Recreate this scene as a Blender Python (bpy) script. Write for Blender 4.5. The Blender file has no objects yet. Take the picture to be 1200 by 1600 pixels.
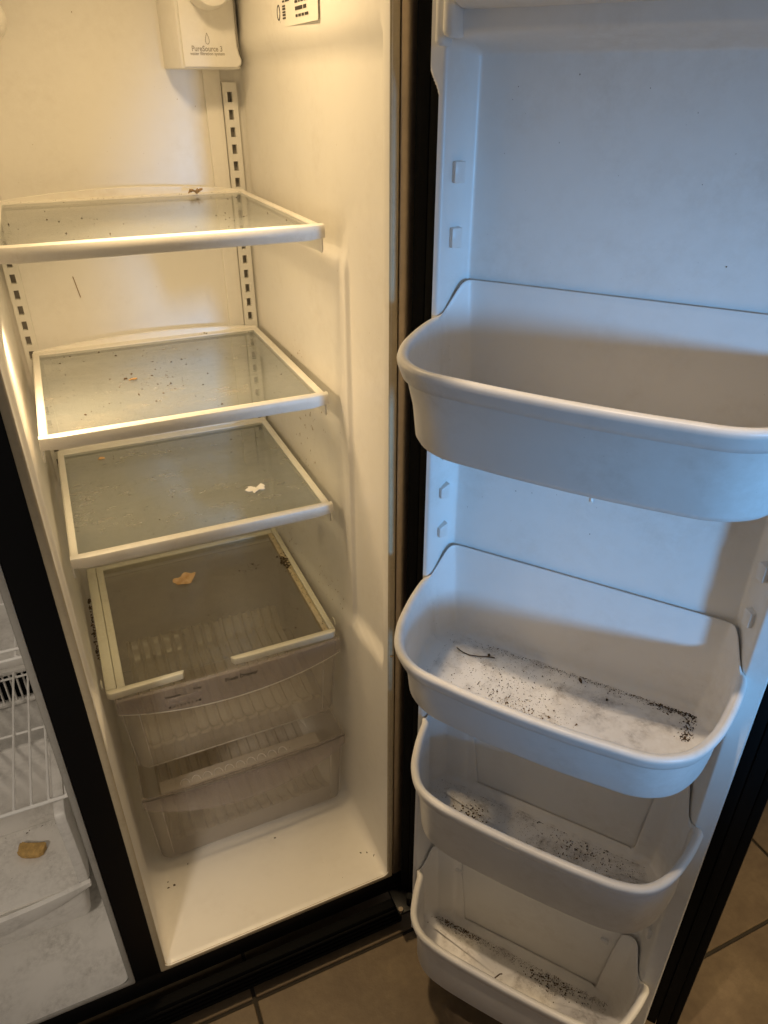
import bpy, bmesh, math, random
from mathutils import Vector, Matrix, noise

random.seed(7)
scene = bpy.context.scene
COL = scene.collection
R = math.radians

# ------------------------------------------------------------------ camera, world, lamps, exposure
CAM = Vector((0.0804, -0.8139, 1.3855))
FWD = Vector((0.349747, 0.788312, -0.506202)).normalized()
RIGHT = Vector((math.cos(0.4176), -math.sin(0.4176), 0))
UP = RIGHT.cross(FWD)
cam = bpy.data.cameras.new('camera')
cam.sensor_fit = 'VERTICAL'
cam.sensor_height = 36.0
cam.lens = 36.0 * 1133.9 / 1600.0
cam.clip_start = 0.02
cam.clip_end = 60
cam_o = bpy.data.objects.new('camera', cam)
COL.objects.link(cam_o)
m = Matrix((RIGHT, UP, -FWD)).transposed().to_4x4()
m.translation = CAM
cam_o.matrix_world = m
scene.camera = cam_o

# door frame of reference: u along the door from the hinge, v out of its inner face, z up
TH = -0.9177
HINGE = Vector((0.4651, -0.0764, 0))
UD = Vector((math.cos(TH), math.sin(TH), 0))
VD = Vector((math.sin(TH), -math.cos(TH), 0))
def dpt(u, v, z): return HINGE + UD * u + VD * v + Vector((0, 0, z))

world = bpy.data.worlds.new('World')
scene.world = world
world.use_nodes = True
bg = world.node_tree.nodes['Background']
bg.inputs[0].default_value = (1.0, 0.88, 0.76, 1)
bg.inputs[1].default_value = 0.15

def lamp(name, kind, loc, target, energy, color, **kw):
    l = bpy.data.lights.new(name, kind)
    l.energy = energy
    l.color = color
    for k, v in kw.items(): setattr(l, k, v)
    o = bpy.data.objects.new(name, l)
    COL.objects.link(o)
    o.location = loc
    if target is not None:
        d = Vector(target) - Vector(loc)
        o.rotation_euler = d.to_track_quat('-Z', 'Y').to_euler()
    return o

# the bulb under the ceiling of the compartment
lamp('compartment_bulb', 'AREA', (0.235, 0.20, 1.70), (0.235, 0.21, 0.5), 1.98, (1.0, 0.72, 0.38), shape='DISK', size=0.10, spread=R(150))
lamp('lower_fill_spot', 'SPOT', (0.235, 0.186, 1.69), (0.250, 0.19, 0.0), 29.0, (1.0, 0.72, 0.40), shadow_soft_size=0.05, spot_size=R(42), spot_blend=0.8)  # added fill, not a second bulb: lifts the floor and lower walls
# added fill by the left wall, out of view, brightens the middle shelves
lamp('side_fill', 'AREA', (0.040, 0.26, 1.12), (0.30, 0.29, 0.60), 1.05, (1.0, 0.72, 0.41), shape='RECTANGLE', size=0.05, size_y=0.05)
# daylight from a small window behind the photographer
win = lamp('window_daylight', 'SPOT', (0.98, -3.35, 1.18), (0.685, -0.27, 0.985), 385.0, (0.17, 0.51, 1.0),
           shadow_soft_size=0.17, spot_size=R(16.8), spot_blend=0.4)
win.scale = (0.61, 1, 1)
# ceiling light of the kitchen, above the photographer
lamp('ceiling_light_and_fill', 'SPOT', (0.05, -0.62, 2.46), (0.55, -0.35, 0.70), 58.0, (1.0, 0.78, 0.55),
     shadow_soft_size=0.02, spot_size=R(13.5), spot_blend=0.3)
lamp('ceiling_light_and_fill', 'SPOT', (-0.75, -1.55, 2.2), (-0.16, 0.14, 0.42), 72.0, (1.0, 0.86, 0.70),  # added fill aimed into the freezer, not the ceiling light itself
     shadow_soft_size=0.12, spot_size=R(20), spot_blend=0.5)
# added warm spot for the tiles beyond the door, no fixture known there
lamp('tile_fill_spot', 'SPOT', (1.75, -1.5, 1.9), (1.06, -0.66, -0.12), 130.0, (1.0, 0.72, 0.36),
     shadow_soft_size=0.15, spot_size=R(38), spot_blend=0.9)

vs = scene.view_settings
vs.view_transform = 'Standard'
vs.look = 'None'
vs.gamma = 1
vs.exposure = 0.0
vs.use_curve_mapping = False
scene.cycles.max_bounces = 7
scene.cycles.diffuse_bounces = 5
scene.cycles.glossy_bounces = 2
scene.cycles.transparent_max_bounces = 28
scene.cycles.use_adaptive_sampling = True
scene.cycles.adaptive_threshold = 0.03
scene.cycles.caustics_reflective = False
scene.cycles.caustics_refractive = False
scene.cycles.sample_clamp_indirect = 4

# ------------------------------------------------------------------ materials
def nt(name):
    mt = bpy.data.materials.new(name)
    mt.use_nodes = True
    t = mt.node_tree
    return mt, t, t.nodes['Principled BSDF']

def node(t, kind, **kw):
    n = t.nodes.new(kind)
    for k, v in kw.items():
        if k.startswith('i_'):
            n.inputs[int(k[2:])].default_value = v
        else:
            setattr(n, k, v)
    return n

def coords(t, scale=1.0):
    tc = t.nodes.new('ShaderNodeTexCoord')
    mp = t.nodes.new('ShaderNodeMapping')
    mp.inputs['Scale'].default_value = scale if isinstance(scale, tuple) else (scale,) * 3
    t.links.new(tc.outputs['Object'], mp.inputs['Vector'])
    return mp.outputs['Vector']

def noise_tex(t, vec, scale, detail=5, rough=0.6):
    detail = min(detail, 3)
    n = t.nodes.new('ShaderNodeTexNoise')
    n.inputs['Scale'].default_value = scale
    n.inputs['Detail'].default_value = detail
    n.inputs['Roughness'].default_value = rough
    t.links.new(vec, n.inputs['Vector'])
    return n.outputs['Fac']

def ramp(t, fac, p0, p1, c0=(0, 0, 0, 1), c1=(1, 1, 1, 1)):
    r = t.nodes.new('ShaderNodeValToRGB')
    r.color_ramp.elements[0].position = p0
    r.color_ramp.elements[1].position = p1
    r.color_ramp.elements[0].color = c0
    r.color_ramp.elements[1].color = c1
    t.links.new(fac, r.inputs['Fac'])
    return r.outputs['Color']

def mixc(t, fac, a, b):
    x = t.nodes.new('ShaderNodeMix')
    x.data_type = 'RGBA'
    if isinstance(fac, float): x.inputs[0].default_value = fac
    else: t.links.new(fac, x.inputs[0])
    for s, i in ((a, 6), (b, 7)):
        if isinstance(s, tuple): x.inputs[i].default_value = s
        else: t.links.new(s, x.inputs[i])
    return x.outputs[2]

def math_n(t, op, a, b):
    x = t.nodes.new('ShaderNodeMath')
    x.operation = op
    for s, i in ((a, 0), (b, 1)):
        if isinstance(s, (int, float)): x.inputs[i].default_value = s
        else: t.links.new(s, x.inputs[i])
    return x.outputs[0]

def plastic(name, base, rough=0.35, dirt=(0.33, 0.24, 0.14), amount=0.25, specks=0.0, bump=0.02, big=9.0, grain=900.0):
    """moulded plastic: faint blotches, dirt smears, dark specks, slight grain"""
    mt, t, p = nt(name)
    v = coords(t)
    b1 = noise_tex(t, v, big, 6, 0.62)
    b2 = noise_tex(t, v, big * 7, 6, 0.7)
    f = math_n(t, 'MULTIPLY', ramp(t, b1, 0.42, 0.8), ramp(t, b2, 0.35, 0.8))
    f = math_n(t, 'MULTIPLY', f, amount)
    c = mixc(t, f, (*base, 1), (*dirt, 1))
    if specks > 0:
        vo = t.nodes.new('ShaderNodeTexVoronoi')
        vo.inputs['Scale'].default_value = 120
        t.links.new(v, vo.inputs['Vector'])
        sp = ramp(t, vo.outputs['Distance'], 0.03, 0.10, (1, 1, 1, 1), (0, 0, 0, 1))
        msk = ramp(t, noise_tex(t, v, 14, 3, 0.6), 0.56, 0.66)
        sp = math_n(t, 'MULTIPLY', math_n(t, 'MULTIPLY', sp, msk), specks)
        c = mixc(t, sp, c, (0.07, 0.05, 0.035, 1))
    t.links.new(c, p.inputs['Base Color'])
    rr = t.nodes.new('ShaderNodeMapRange')
    rr.inputs[3].default_value = rough - 0.06
    rr.inputs[4].default_value = rough + 0.14
    t.links.new(b2, rr.inputs[0])
    t.links.new(rr.outputs[0], p.inputs['Roughness'])
    p.inputs['Specular IOR Level'].default_value = 0.45
    if bump:
        bp = t.nodes.new('ShaderNodeBump')
        bp.inputs['Strength'].default_value = bump
        bp.inputs['Distance'].default_value = 0.002
        h = noise_tex(t, v, 22, 1, 0.5)
        t.links.new(h, bp.inputs['Height'])
        t.links.new(bp.outputs['Normal'], p.inputs['Normal'])
    return mt

def clear(name, tint, diff, alpha, rough=0.12, smear=0.25, smear_scale=16.0, smear_col=(0.42, 0.38, 0.30), stretch=(1, 1, 1), spots=0.0):
    """thin clear sheet: lets light through, fresnel gloss, a film of smears"""
    mt = bpy.data.materials.new(name)
    mt.use_nodes = True
    t = mt.node_tree
    t.nodes.clear()
    out = t.nodes.new('ShaderNodeOutputMaterial')
    tr = t.nodes.new('ShaderNodeBsdfTransparent'); tr.inputs[0].default_value = (*tint, 1)
    df = t.nodes.new('ShaderNodeBsdfDiffuse')
    gl = t.nodes.new('ShaderNodeBsdfGlossy'); gl.inputs['Roughness'].default_value = rough
    fr = t.nodes.new('ShaderNodeFresnel')          # same reflectance from both sides of a thin sheet
    ge = t.nodes.new('ShaderNodeNewGeometry')
    mr = t.nodes.new('ShaderNodeMapRange')
    mr.inputs[3].default_value = 1.45
    mr.inputs[4].default_value = 1 / 1.45
    t.links.new(ge.outputs['Backfacing'], mr.inputs[0])
    t.links.new(mr.outputs[0], fr.inputs[0])
    v = coords(t, stretch)
    n1 = noise_tex(t, v, smear_scale, 7, 0.68)
    n2 = noise_tex(t, v, smear_scale * 5, 6, 0.7)
    sm = math_n(t, 'MULTIPLY', ramp(t, n1, 0.40, 0.75), ramp(t, n2, 0.25, 0.75))
    al = math_n(t, 'ADD', math_n(t, 'MULTIPLY', sm, smear), alpha)
    col = mixc(t, sm, (*diff, 1), (*smear_col, 1))
    if spots > 0:
        vo = t.nodes.new('ShaderNodeTexVoronoi')
        vo.inputs['Scale'].default_value = 85
        t.links.new(v, vo.inputs['Vector'])
        sp = ramp(t, vo.outputs['Distance'], 0.06, 0.24, (1, 1, 1, 1), (0, 0, 0, 1))
        sp = math_n(t, 'MULTIPLY', sp, ramp(t, noise_tex(t, v, 11, 4, 0.7), 0.50, 0.62))
        sp = math_n(t, 'MULTIPLY', sp, spots)
        col = mixc(t, sp, col, (0.10, 0.07, 0.04, 1))
        al = math_n(t, 'MAXIMUM', al, sp)
    t.links.new(col, df.inputs[0])
    m1 = t.nodes.new('ShaderNodeMixShader')
    tl = t.nodes.new('ShaderNodeBsdfTranslucent')
    t.links.new(col, tl.inputs[0])
    ms = t.nodes.new('ShaderNodeMixShader'); ms.inputs[0].default_value = 0.45
    t.links.new(df.outputs[0], ms.inputs[1]); t.links.new(tl.outputs[0], ms.inputs[2])
    t.links.new(al, m1.inputs[0]); t.links.new(tr.outputs[0], m1.inputs[1]); t.links.new(ms.outputs[0], m1.inputs[2])
    m2 = t.nodes.new('ShaderNodeMixShader')
    t.links.new(fr.outputs[0], m2.inputs[0]); t.links.new(m1.outputs[0], m2.inputs[1]); t.links.new(gl.outputs[0], m2.inputs[2])
    t.links.new(m2.outputs[0], out.inputs[0])
    return mt

def plain(name, base, rough=0.5, metal=0.0, spec=0.5, vary=0.0, scale=30.0, dark=None, bump=0.0):
    mt, t, p = nt(name)
    p.inputs['Roughness'].default_value = rough
    p.inputs['Metallic'].default_value = metal
    p.inputs['Specular IOR Level'].default_value = spec
    p.inputs['Base Color'].default_value = (*base, 1)
    if vary or bump:
        v = coords(t)
        n = noise_tex(t, v, scale, 7, 0.65)
        if vary:
            d = dark or tuple(c * (1 - vary) for c in base)
            t.links.new(ramp(t, n, 0.32, 0.68, (*d, 1), (*base, 1)), p.inputs['Base Color'])
        if bump:
            bp = t.nodes.new('ShaderNodeBump')
            bp.inputs['Strength'].default_value = bump
            bp.inputs['Distance'].default_value = 0.002
            t.links.new(n, bp.inputs['Height'])
            t.links.new(bp.outputs['Normal'], p.inputs['Normal'])
    return mt

M = {}
M['liner'] = plastic('liner_white', (0.86, 0.835, 0.78), 0.33, amount=0.2, specks=0.25, bump=0.03)
M['freezer'] = plastic('freezer_white', (0.82, 0.80, 0.76), 0.42, dirt=(0.16, 0.14, 0.11), amount=0.75, specks=0.5, bump=0.03, big=14)
M['door'] = plastic('door_white', (0.80, 0.79, 0.77), 0.30, amount=0.26, specks=0.2, bump=0.02)
M['bin'] = plastic('bin_white', (0.80, 0.785, 0.765), 0.34, amount=0.34, specks=0.45, bump=0.015)
M['trim'] = plastic('trim_white', (0.82, 0.79, 0.72), 0.34, dirt=(0.36, 0.24, 0.12), amount=0.35, specks=0.5, bump=0.01, big=16)
M['cream'] = plastic('trim_cream', (0.80, 0.76, 0.62), 0.40, dirt=(0.30, 0.19, 0.08), amount=0.4, specks=0.6, bump=0.01, big=16)
M['grimy'] = plastic('trim_grimy', (0.66, 0.55, 0.36), 0.5, dirt=(0.22, 0.11, 0.04), amount=1.0, specks=0.9, bump=0.1, big=30)
M['rail'] = plastic('rail_white', (0.80, 0.78, 0.72), 0.35, amount=0.2, specks=0.2, bump=0.0)
M['wire'] = plastic('wire_white', (0.88, 0.87, 0.84), 0.35, amount=0.2, bump=0.0)
M['flange'] = plastic('flange', (0.56, 0.46, 0.30), 0.4, dirt=(0.20, 0.13, 0.06), amount=0.6, specks=0.4, bump=0.02, big=20)
M['frz_flange'] = plastic('freezer_flange', (0.42, 0.40, 0.36), 0.45, dirt=(0.12, 0.10, 0.07), amount=0.7, specks=0.4, bump=0.02, big=20)
M['edge'] = clear('emboss_and_edge_glint', (0.9, 0.88, 0.86), (0.97, 0.94, 0.90), 0.9, smear=0.0)  # pale for the embossed arcs and for edge highlights drawn as tubes
M['slot'] = plain('slot_dark', (0.22, 0.20, 0.17), 0.6)
M['black'] = plain('black_enamel', (0.006, 0.006, 0.0065), 0.42, spec=0.25)
M['rubber'] = plain('black_rubber', (0.004, 0.004, 0.004), 0.8, spec=0.12)
M['graphite'] = plain('graphite_metal', (0.50, 0.40, 0.29), 0.38, metal=0.85, vary=0.15)
M['glass'] = clear('shelf_glass', (0.92, 0.94, 0.93), (0.62, 0.67, 0.66), 0.28, smear=0.26, smear_scale=9.0, spots=0.85, smear_col=(0.62, 0.54, 0.42), stretch=(1.0, 1.8, 1.0))  # bluish diffuse tone stands in for the room's reflection
M['glass_clear'] = clear('cover_glass', (0.90, 0.89, 0.85), (0.60, 0.54, 0.45), 0.10, smear=0.12, spots=0.5, smear_col=(0.40, 0.35, 0.26))
M['pane'] = clear('pane_underside', (0.985, 0.99, 0.985), (0.7, 0.7, 0.66), 0.0, smear=0.0)
M['crisper'] = clear('clear_plastic', (0.97, 0.96, 0.95), (0.94, 0.88, 0.83), 0.19, rough=0.14, smear=0.05, spots=0.25, smear_col=(0.55, 0.48, 0.38))
M['ribbed'] = clear('ribbed_plastic', (0.97, 0.96, 0.94), (0.94, 0.88, 0.80), 0.50, rough=0.22, smear=0.12, spots=0.3, smear_col=(0.6, 0.5, 0.4))
M['handle'] = clear('clear_handle', (0.93, 0.91, 0.90), (0.84, 0.78, 0.78), 0.26, rough=0.16, smear=0.03)
M['ink'] = plain('printed_ink', (0.045, 0.04, 0.035), 0.6)
M['ink_grey'] = plain('printed_grey', (0.38, 0.34, 0.28), 0.6)
M['paper'] = plain('sticker_paper', (0.86, 0.84, 0.76), 0.5)
M['crumb'] = plain('crumb_dark', (0.13, 0.085, 0.05), 0.85, vary=0.85, scale=220, dark=(0.034, 0.023, 0.014))
M['crumb_tan'] = plain('crumb_tan', (0.24, 0.15, 0.075), 0.85, vary=0.5, scale=300)
M['scrap'] = plain('food_scrap', (0.80, 0.56, 0.32), 0.7, vary=0.45, scale=60, dark=(0.62, 0.34, 0.14), bump=0.5)
M['leaf'] = plain('dry_leaf', (0.50, 0.30, 0.12), 0.8, vary=0.4, scale=120)
M['nugget'] = plain('fried_piece', (0.66, 0.42, 0.14), 0.65, vary=0.4, scale=90, bump=0.6)
M['white_flake'] = plain('paper_flake', (0.85, 0.80, 0.74), 0.7)
M['grout'] = plain('grout', (0.045, 0.036, 0.026), 0.9, vary=0.3)
M['stain'] = plain('brown_stain', (0.36, 0.21, 0.07), 0.7, vary=0.4, scale=200)
M['rust'] = plain('rusty_bolt', (0.32, 0.26, 0.20), 0.5, metal=0.5)

def tile_mat():
    mt, t, p = nt('floor_tile')
    v = coords(t)
    oi = t.nodes.new('ShaderNodeObjectInfo')
    n1 = noise_tex(t, v, 7, 8, 0.65)
    n2 = noise_tex(t, v, 60, 6, 0.7)
    c = ramp(t, n1, 0.3, 0.72, (0.135, 0.092, 0.052, 1), (0.235, 0.172, 0.10, 1))
    c = mixc(t, math_n(t, 'MULTIPLY', ramp(t, n2, 0.35, 0.8), 0.5), c, (0.10, 0.068, 0.038, 1))
    h = t.nodes.new('ShaderNodeHueSaturation')
    t.links.new(c, h.inputs['Color'])
    t.links.new(math_n(t, 'ADD', math_n(t, 'MULTIPLY', oi.outputs['Random'], 0.2), 0.9), h.inputs['Value'])
    t.links.new(h.outputs[0], p.inputs['Base Color'])
    p.inputs['Roughness'].default_value = 0.5
    bp = t.nodes.new('ShaderNodeBump')
    bp.inputs['Strength'].default_value = 0.15
    bp.inputs['Distance'].default_value = 0.003
    t.links.new(n2, bp.inputs['Height'])
    t.links.new(bp.outputs['Normal'], p.inputs['Normal'])
    return mt
M['tile'] = tile_mat()

def pane(o):
    """film of dirt and milky tone lie on the top face only"""
    o.data.materials.append(M['pane'])
    for f in o.data.polygons: f.material_index = 0 if f.normal.z > 0.5 else 1
    return o
def film_mat(name, col, lo, hi, mx, scale):
    mt = bpy.data.materials.new(name)
    mt.use_nodes = True
    t = mt.node_tree
    t.nodes.clear()
    out = t.nodes.new('ShaderNodeOutputMaterial')
    tr = t.nodes.new('ShaderNodeBsdfTransparent')
    df = t.nodes.new('ShaderNodeBsdfDiffuse'); df.inputs[0].default_value = (*col, 1)
    v = coords(t)
    a = math_n(t, 'MULTIPLY', ramp(t, noise_tex(t, v, scale, 3, 0.7), lo, hi), ramp(t, noise_tex(t, v, scale * 9, 3, 0.75), 0.30, 0.72))
    m1 = t.nodes.new('ShaderNodeMixShader')
    t.links.new(math_n(t, 'MULTIPLY', a, mx), m1.inputs[0])
    t.links.new(tr.outputs[0], m1.inputs[1]); t.links.new(df.outputs[0], m1.inputs[2])
    t.links.new(m1.outputs[0], out.inputs[0])
    return mt
M['film'] = film_mat('grime_film', (0.16, 0.11, 0.07), 0.47, 0.70, 0.46, 24.0)
# ------------------------------------------------------------------ mesh helpers
def link(name, mesh, mat=None, parent=None, smooth=True, angle=35):
    if mat is not None and not mesh.materials:
        mesh.materials.append(M[mat])
    if smooth:
        mesh.shade_smooth()
        mesh.set_sharp_from_angle(angle=R(angle))
    o = bpy.data.objects.new(name, mesh)
    COL.objects.link(o)
    if parent is not None: o.parent = parent
    return o

def from_bm(name, bm, mat, parent=None, smooth=True, angle=35):
    bmesh.ops.recalc_face_normals(bm, faces=bm.faces)
    me = bpy.data.meshes.new(name)
    bm.to_mesh(me)
    bm.free()
    return link(name, me, mat, parent, smooth, angle)

def from_py(name, verts, faces, mat, parent=None, smooth=True, angle=35, recalc=True):
    me = bpy.data.meshes.new(name)
    me.from_pydata([tuple(v) for v in verts], [], faces)
    if recalc:
        bm = bmesh.new(); bm.from_mesh(me)
        bmesh.ops.remove_doubles(bm, verts=bm.verts, dist=2e-6)
        bmesh.ops.recalc_face_normals(bm, faces=bm.faces)
        bm.to_mesh(me); bm.free()
    me.update()
    return link(name, me, mat, parent, smooth, angle)

def add_box(bm, x0, x1, y0, y1, z0, z1, bev=0.0, seg=2):
    vs_ = [bm.verts.new((x, y, z)) for x in (x0, x1) for y in (y0, y1) for z in (z0, z1)]
    idx = ((0, 1, 3, 2), (4, 6, 7, 5), (0, 4, 5, 1), (2, 3, 7, 6), (0, 2, 6, 4), (1, 5, 7, 3))
    fs = [bm.faces.new([vs_[i] for i in q]) for q in idx]
    if bev > 0:
        es = list({e for f in fs for e in f.edges})
        bmesh.ops.bevel(bm, geom=es, offset=bev, segments=seg, affect='EDGES', profile=0.5)

def box(name, x0, x1, y0, y1, z0, z1, mat, parent=None, bev=0.0, seg=2):
    bm = bmesh.new()
    add_box(bm, x0, x1, y0, y1, z0, z1, bev, seg)
    return from_bm(name, bm, mat, parent)

def add_tube(bm, pts, r, n=8):
    pts = [Vector(p) for p in pts]
    rings = []
    up = Vector((0, 0, 1))
    for i, p in enumerate(pts):
        d = (pts[min(i + 1, len(pts) - 1)] - pts[max(i - 1, 0)]).normalized()
        a = d.cross(up)
        if a.length < 1e-3: a = d.cross(Vector((1, 0, 0)))
        a.normalize(); b = d.cross(a)
        rings.append([bm.verts.new(p + a * r * math.cos(2 * math.pi * k / n) + b * r * math.sin(2 * math.pi * k / n)) for k in range(n)])
    for A, B in zip(rings, rings[1:]):
        for k in range(n):
            bm.faces.new((A[k], A[(k + 1) % n], B[(k + 1) % n], B[k]))
    bm.faces.new(rings[0]); bm.faces.new(rings[-1])

def tube(name, pts, r, mat, parent=None, n=8):
    bm = bmesh.new(); add_tube(bm, pts, r, n)
    return from_bm(name, bm, mat, parent)

def loft(name, rings, mat, parent=None, cap0=True, cap1=True, closed=True, angle=35, wrap=False):
    verts, faces = [], []
    n = len(rings[0])
    for rg in rings: verts.extend(rg)
    L = len(rings)
    for i in range(L if wrap else L - 1):
        a, b = i * n, ((i + 1) % L) * n
        for k in range(n if closed else n - 1):
            k2 = (k + 1) % n
            faces.append((a + k, a + k2, b + k2, b + k))
    if cap0 and not wrap: faces.append(tuple(range(n)))
    if cap1 and not wrap: faces.append(tuple(range((L - 1) * n, L * n)))
    return from_py(name, verts, faces, mat, parent, True, angle)

def grid_sheet(name, fn, us, ws, mat, parent=None, angle=40):
    verts = [fn(u, w) for w in ws for u in us]
    n = len(us)
    faces = [(j * n + i, j * n + i + 1, (j + 1) * n + i + 1, (j + 1) * n + i) for j in range(len(ws) - 1) for i in range(n - 1)]
    return from_py(name, verts, faces, mat, parent, True, angle)

def prism(name, poly, axis, a0, a1, mat, parent=None, bev=0.0):
    """poly: 2-D outline; axis 'x','y','z' = extrusion axis, from a0 to a1"""
    def P(p, a):
        if axis == 'x': return (a, p[0], p[1])
        if axis == 'y': return (p[0], a, p[1])
        return (p[0], p[1], a)
    bm = bmesh.new()
    A = [bm.verts.new(P(p, a0)) for p in poly]
    B = [bm.verts.new(P(p, a1)) for p in poly]
    bm.faces.new(A); bm.faces.new(B)
    n = len(poly)
    for k in range(n): bm.faces.new((A[k], A[(k + 1) % n], B[(k + 1) % n], B[k]))
    if bev:
        bmesh.ops.recalc_face_normals(bm, faces=bm.faces)
        bmesh.ops.bevel(bm, geom=[e for e in bm.edges if e.calc_face_angle(0) > 0.8], offset=bev, segments=2, affect='EDGES', profile=0.5)
    return from_bm(name, bm, mat, parent)

def empty(name, loc, rz=0.0):
    o = bpy.data.objects.new(name, None)
    COL.objects.link(o)
    o.location = loc
    o.rotation_euler = (0, 0, rz)
    o.empty_display_size = 0.05
    return o

def tag(o, label=None, cat=None, group=None, kind=None):
    if label: o['label'] = label
    if cat: o['category'] = cat
    if group: o['group'] = group
    if kind: o['kind'] = kind
    return o

def sstep(a, b, x):
    t = max(0.0, min(1.0, (x - a) / (b - a)))
    return t * t * (3 - 2 * t)

def rrect(x0, x1, y0, y1, r, n=5):
    pts = []
    for cx, cy, a0 in ((x1 - r, y1 - r, 0), (x0 + r, y1 - r, 90), (x0 + r, y0 + r, 180), (x1 - r, y0 + r, 270)):
        for k in range(n + 1):
            a = R(a0 + 90 * k / n)
            pts.append((cx + r * math.cos(a), cy + r * math.sin(a)))
    return pts

def lettering(name, text, size, mat, parent, loc, rot, sx=1.0, align='CENTER'):
    cu = bpy.data.curves.new('txt', 'FONT')
    cu.body = text; cu.size = size; cu.align_x = align; cu.align_y = 'CENTER'
    cu.resolution_u = 3; cu.offset = size * 0.018
    tmp = bpy.data.objects.new('txt', cu)
    me = bpy.data.meshes.new_from_object(tmp)
    bpy.data.objects.remove(tmp); bpy.data.curves.remove(cu)
    me.materials.clear()
    o = link(name, me, mat, parent, smooth=False)
    o.location = loc; o.rotation_euler = rot; o.scale = (sx, 1, 1)
    return o

# ------------------------------------------------------------------ floor
FZ = -0.125
fl = box('floor', -1.4, 2.6, -2.2, 1.6, FZ - 0.03, FZ - 0.004, 'grout')
tag(fl, kind='structure')
bm = bmesh.new()
TX, TY, G = 0.574, 0.287, 0.007
add_box(bm, G / 2, TX - G / 2, G / 2, TY - G / 2, -0.012, 0, 0.0015, 1)
tile_me = None
for i in range(-2, 4):
    for j in range(-4, 4):
        if tile_me is None:
            o = from_bm('tile', bm, 'tile', fl); tile_me = o.data
        else:
            o = bpy.data.objects.new('tile', tile_me); COL.objects.link(o); o.parent = fl
        o.location = (0.149 + i * TX, -0.05 + j * TY, FZ + random.uniform(-0.0005, 0.0005))

# ------------------------------------------------------------------ refrigerator: cabinet
W, H = 0.46, 1.74
fridge = empty('refrigerator', (0.0, 0.3, FZ))
tag(fridge, 'open black side by side refrigerator with dirty white interior and its right door swung wide', 'refrigerator')
def at_fridge(o):
    o.parent = fridge
    o.matrix_parent_inverse = Matrix.Translation((0.0, -0.3, -FZ))
    return o

XL = -0.52
bm = bmesh.new()
add_box(bm, -0.044, 0.0, 0.0015, 0.06, -0.002, H, 0.002)               # mullion
cab = at_fridge(from_bm('centre_mullion', bm, 'black'))
bm = bmesh.new()
add_box(bm, XL, 0.489, 0.002, 0.06, -0.052, -0.0005, 0.003)
at_fridge(from_bm('bottom_rail', bm, 'black'))
bm = bmesh.new()
add_box(bm, 0.4625, 0.489, 0.0025, 0.06, 0.0005, H, 0.002)
at_fridge(from_bm('hinge_stile', bm, 'graphite'))
bm = bmesh.new()
add_box(bm, 0.474, 0.4895, 0.061, 0.70, -0.05, H + 0.05, 0.002)
add_box(bm, XL, 0.473, 0.66, 0.70, -0.05, H + 0.05, 0.002)
add_box(bm, XL, 0.4735, 0.062, 0.658, H + 0.012, H + 0.05, 0.002)
add_box(bm, XL, 0.4735, 0.062, 0.658, -0.05, -0.03, 0.002)
at_fridge(from_bm('cabinet_shell', bm, 'black'))
# toe grille
bm = bmesh.new()
add_box(bm, XL, 0.470, -0.030, -0.010, FZ + 0.004, -0.0535, 0.004)
gr = at_fridge(from_bm('toe_grille', bm, 'rubber'))
for k in range(4):
    z = FZ + 0.018 + k * 0.013
    bm = bmesh.new(); add_box(bm, XL, 0.46, -0.0345, -0.0305, z, z + 0.006, 0.001, 1)
    o = from_bm('slat', bm, 'rubber', gr)
# lower hinge
bm = bmesh.new()
add_box(bm, 0.45, 0.495, -0.058, 0.0, -0.046, -0.038, 0.002)
add_tube(bm, [(0.478, -0.045, -0.06), (0.478, -0.045, -0.012)], 0.007, 10)
hg = at_fridge(from_bm('lower_hinge', bm, 'black'))
bm = bmesh.new()
add_tube(bm, [(0.455, -0.052, -0.036), (0.455, -0.052, -0.031)], 0.005, 8)
from_bm('bolt', bm, 'rust', hg)

# ------------------------------------------------------------------ fridge liner (rounded tub, wall recess with a ledge)
def wall_right(y): return 0.4495 - 0.0105 * sstep(0.0, 0.64, y)
def wall_left(y): return 0.0105 - 0.0105 * sstep(0.02, 0.6, y)
YB = 0.636
def ledge(y): return 0.560 - 0.075 * (y - 0.02) / 0.6
def recess(y, z):
    zl = ledge(y)
    a = sstep(0.020, 0.030, y)
    b = sstep(zl - 0.012, zl + 0.016, z)
    c = 1 - sstep(1.415, 1.450, z)
    rear = sstep(0.157, 0.165, y) * (1 - sstep(1.165, 1.195, z))      # the wall behind the step stands proud
    return a * b * c * (1 - 0.6 * rear)
zs = [0.012 + (H - 0.024) * k / 150 for k in range(151)]
ys = [0.0, 0.002, 0.004, 0.007, 0.011, 0.016] + [0.02 + 0.0025 * k for k in range(6)] + [0.04 + 0.012 * k for k in range(9)] + [0.148 + 0.0018 * k for k in range(14)] + [0.18 + 0.012 * k for k in range(37)] + [0.622]
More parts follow.
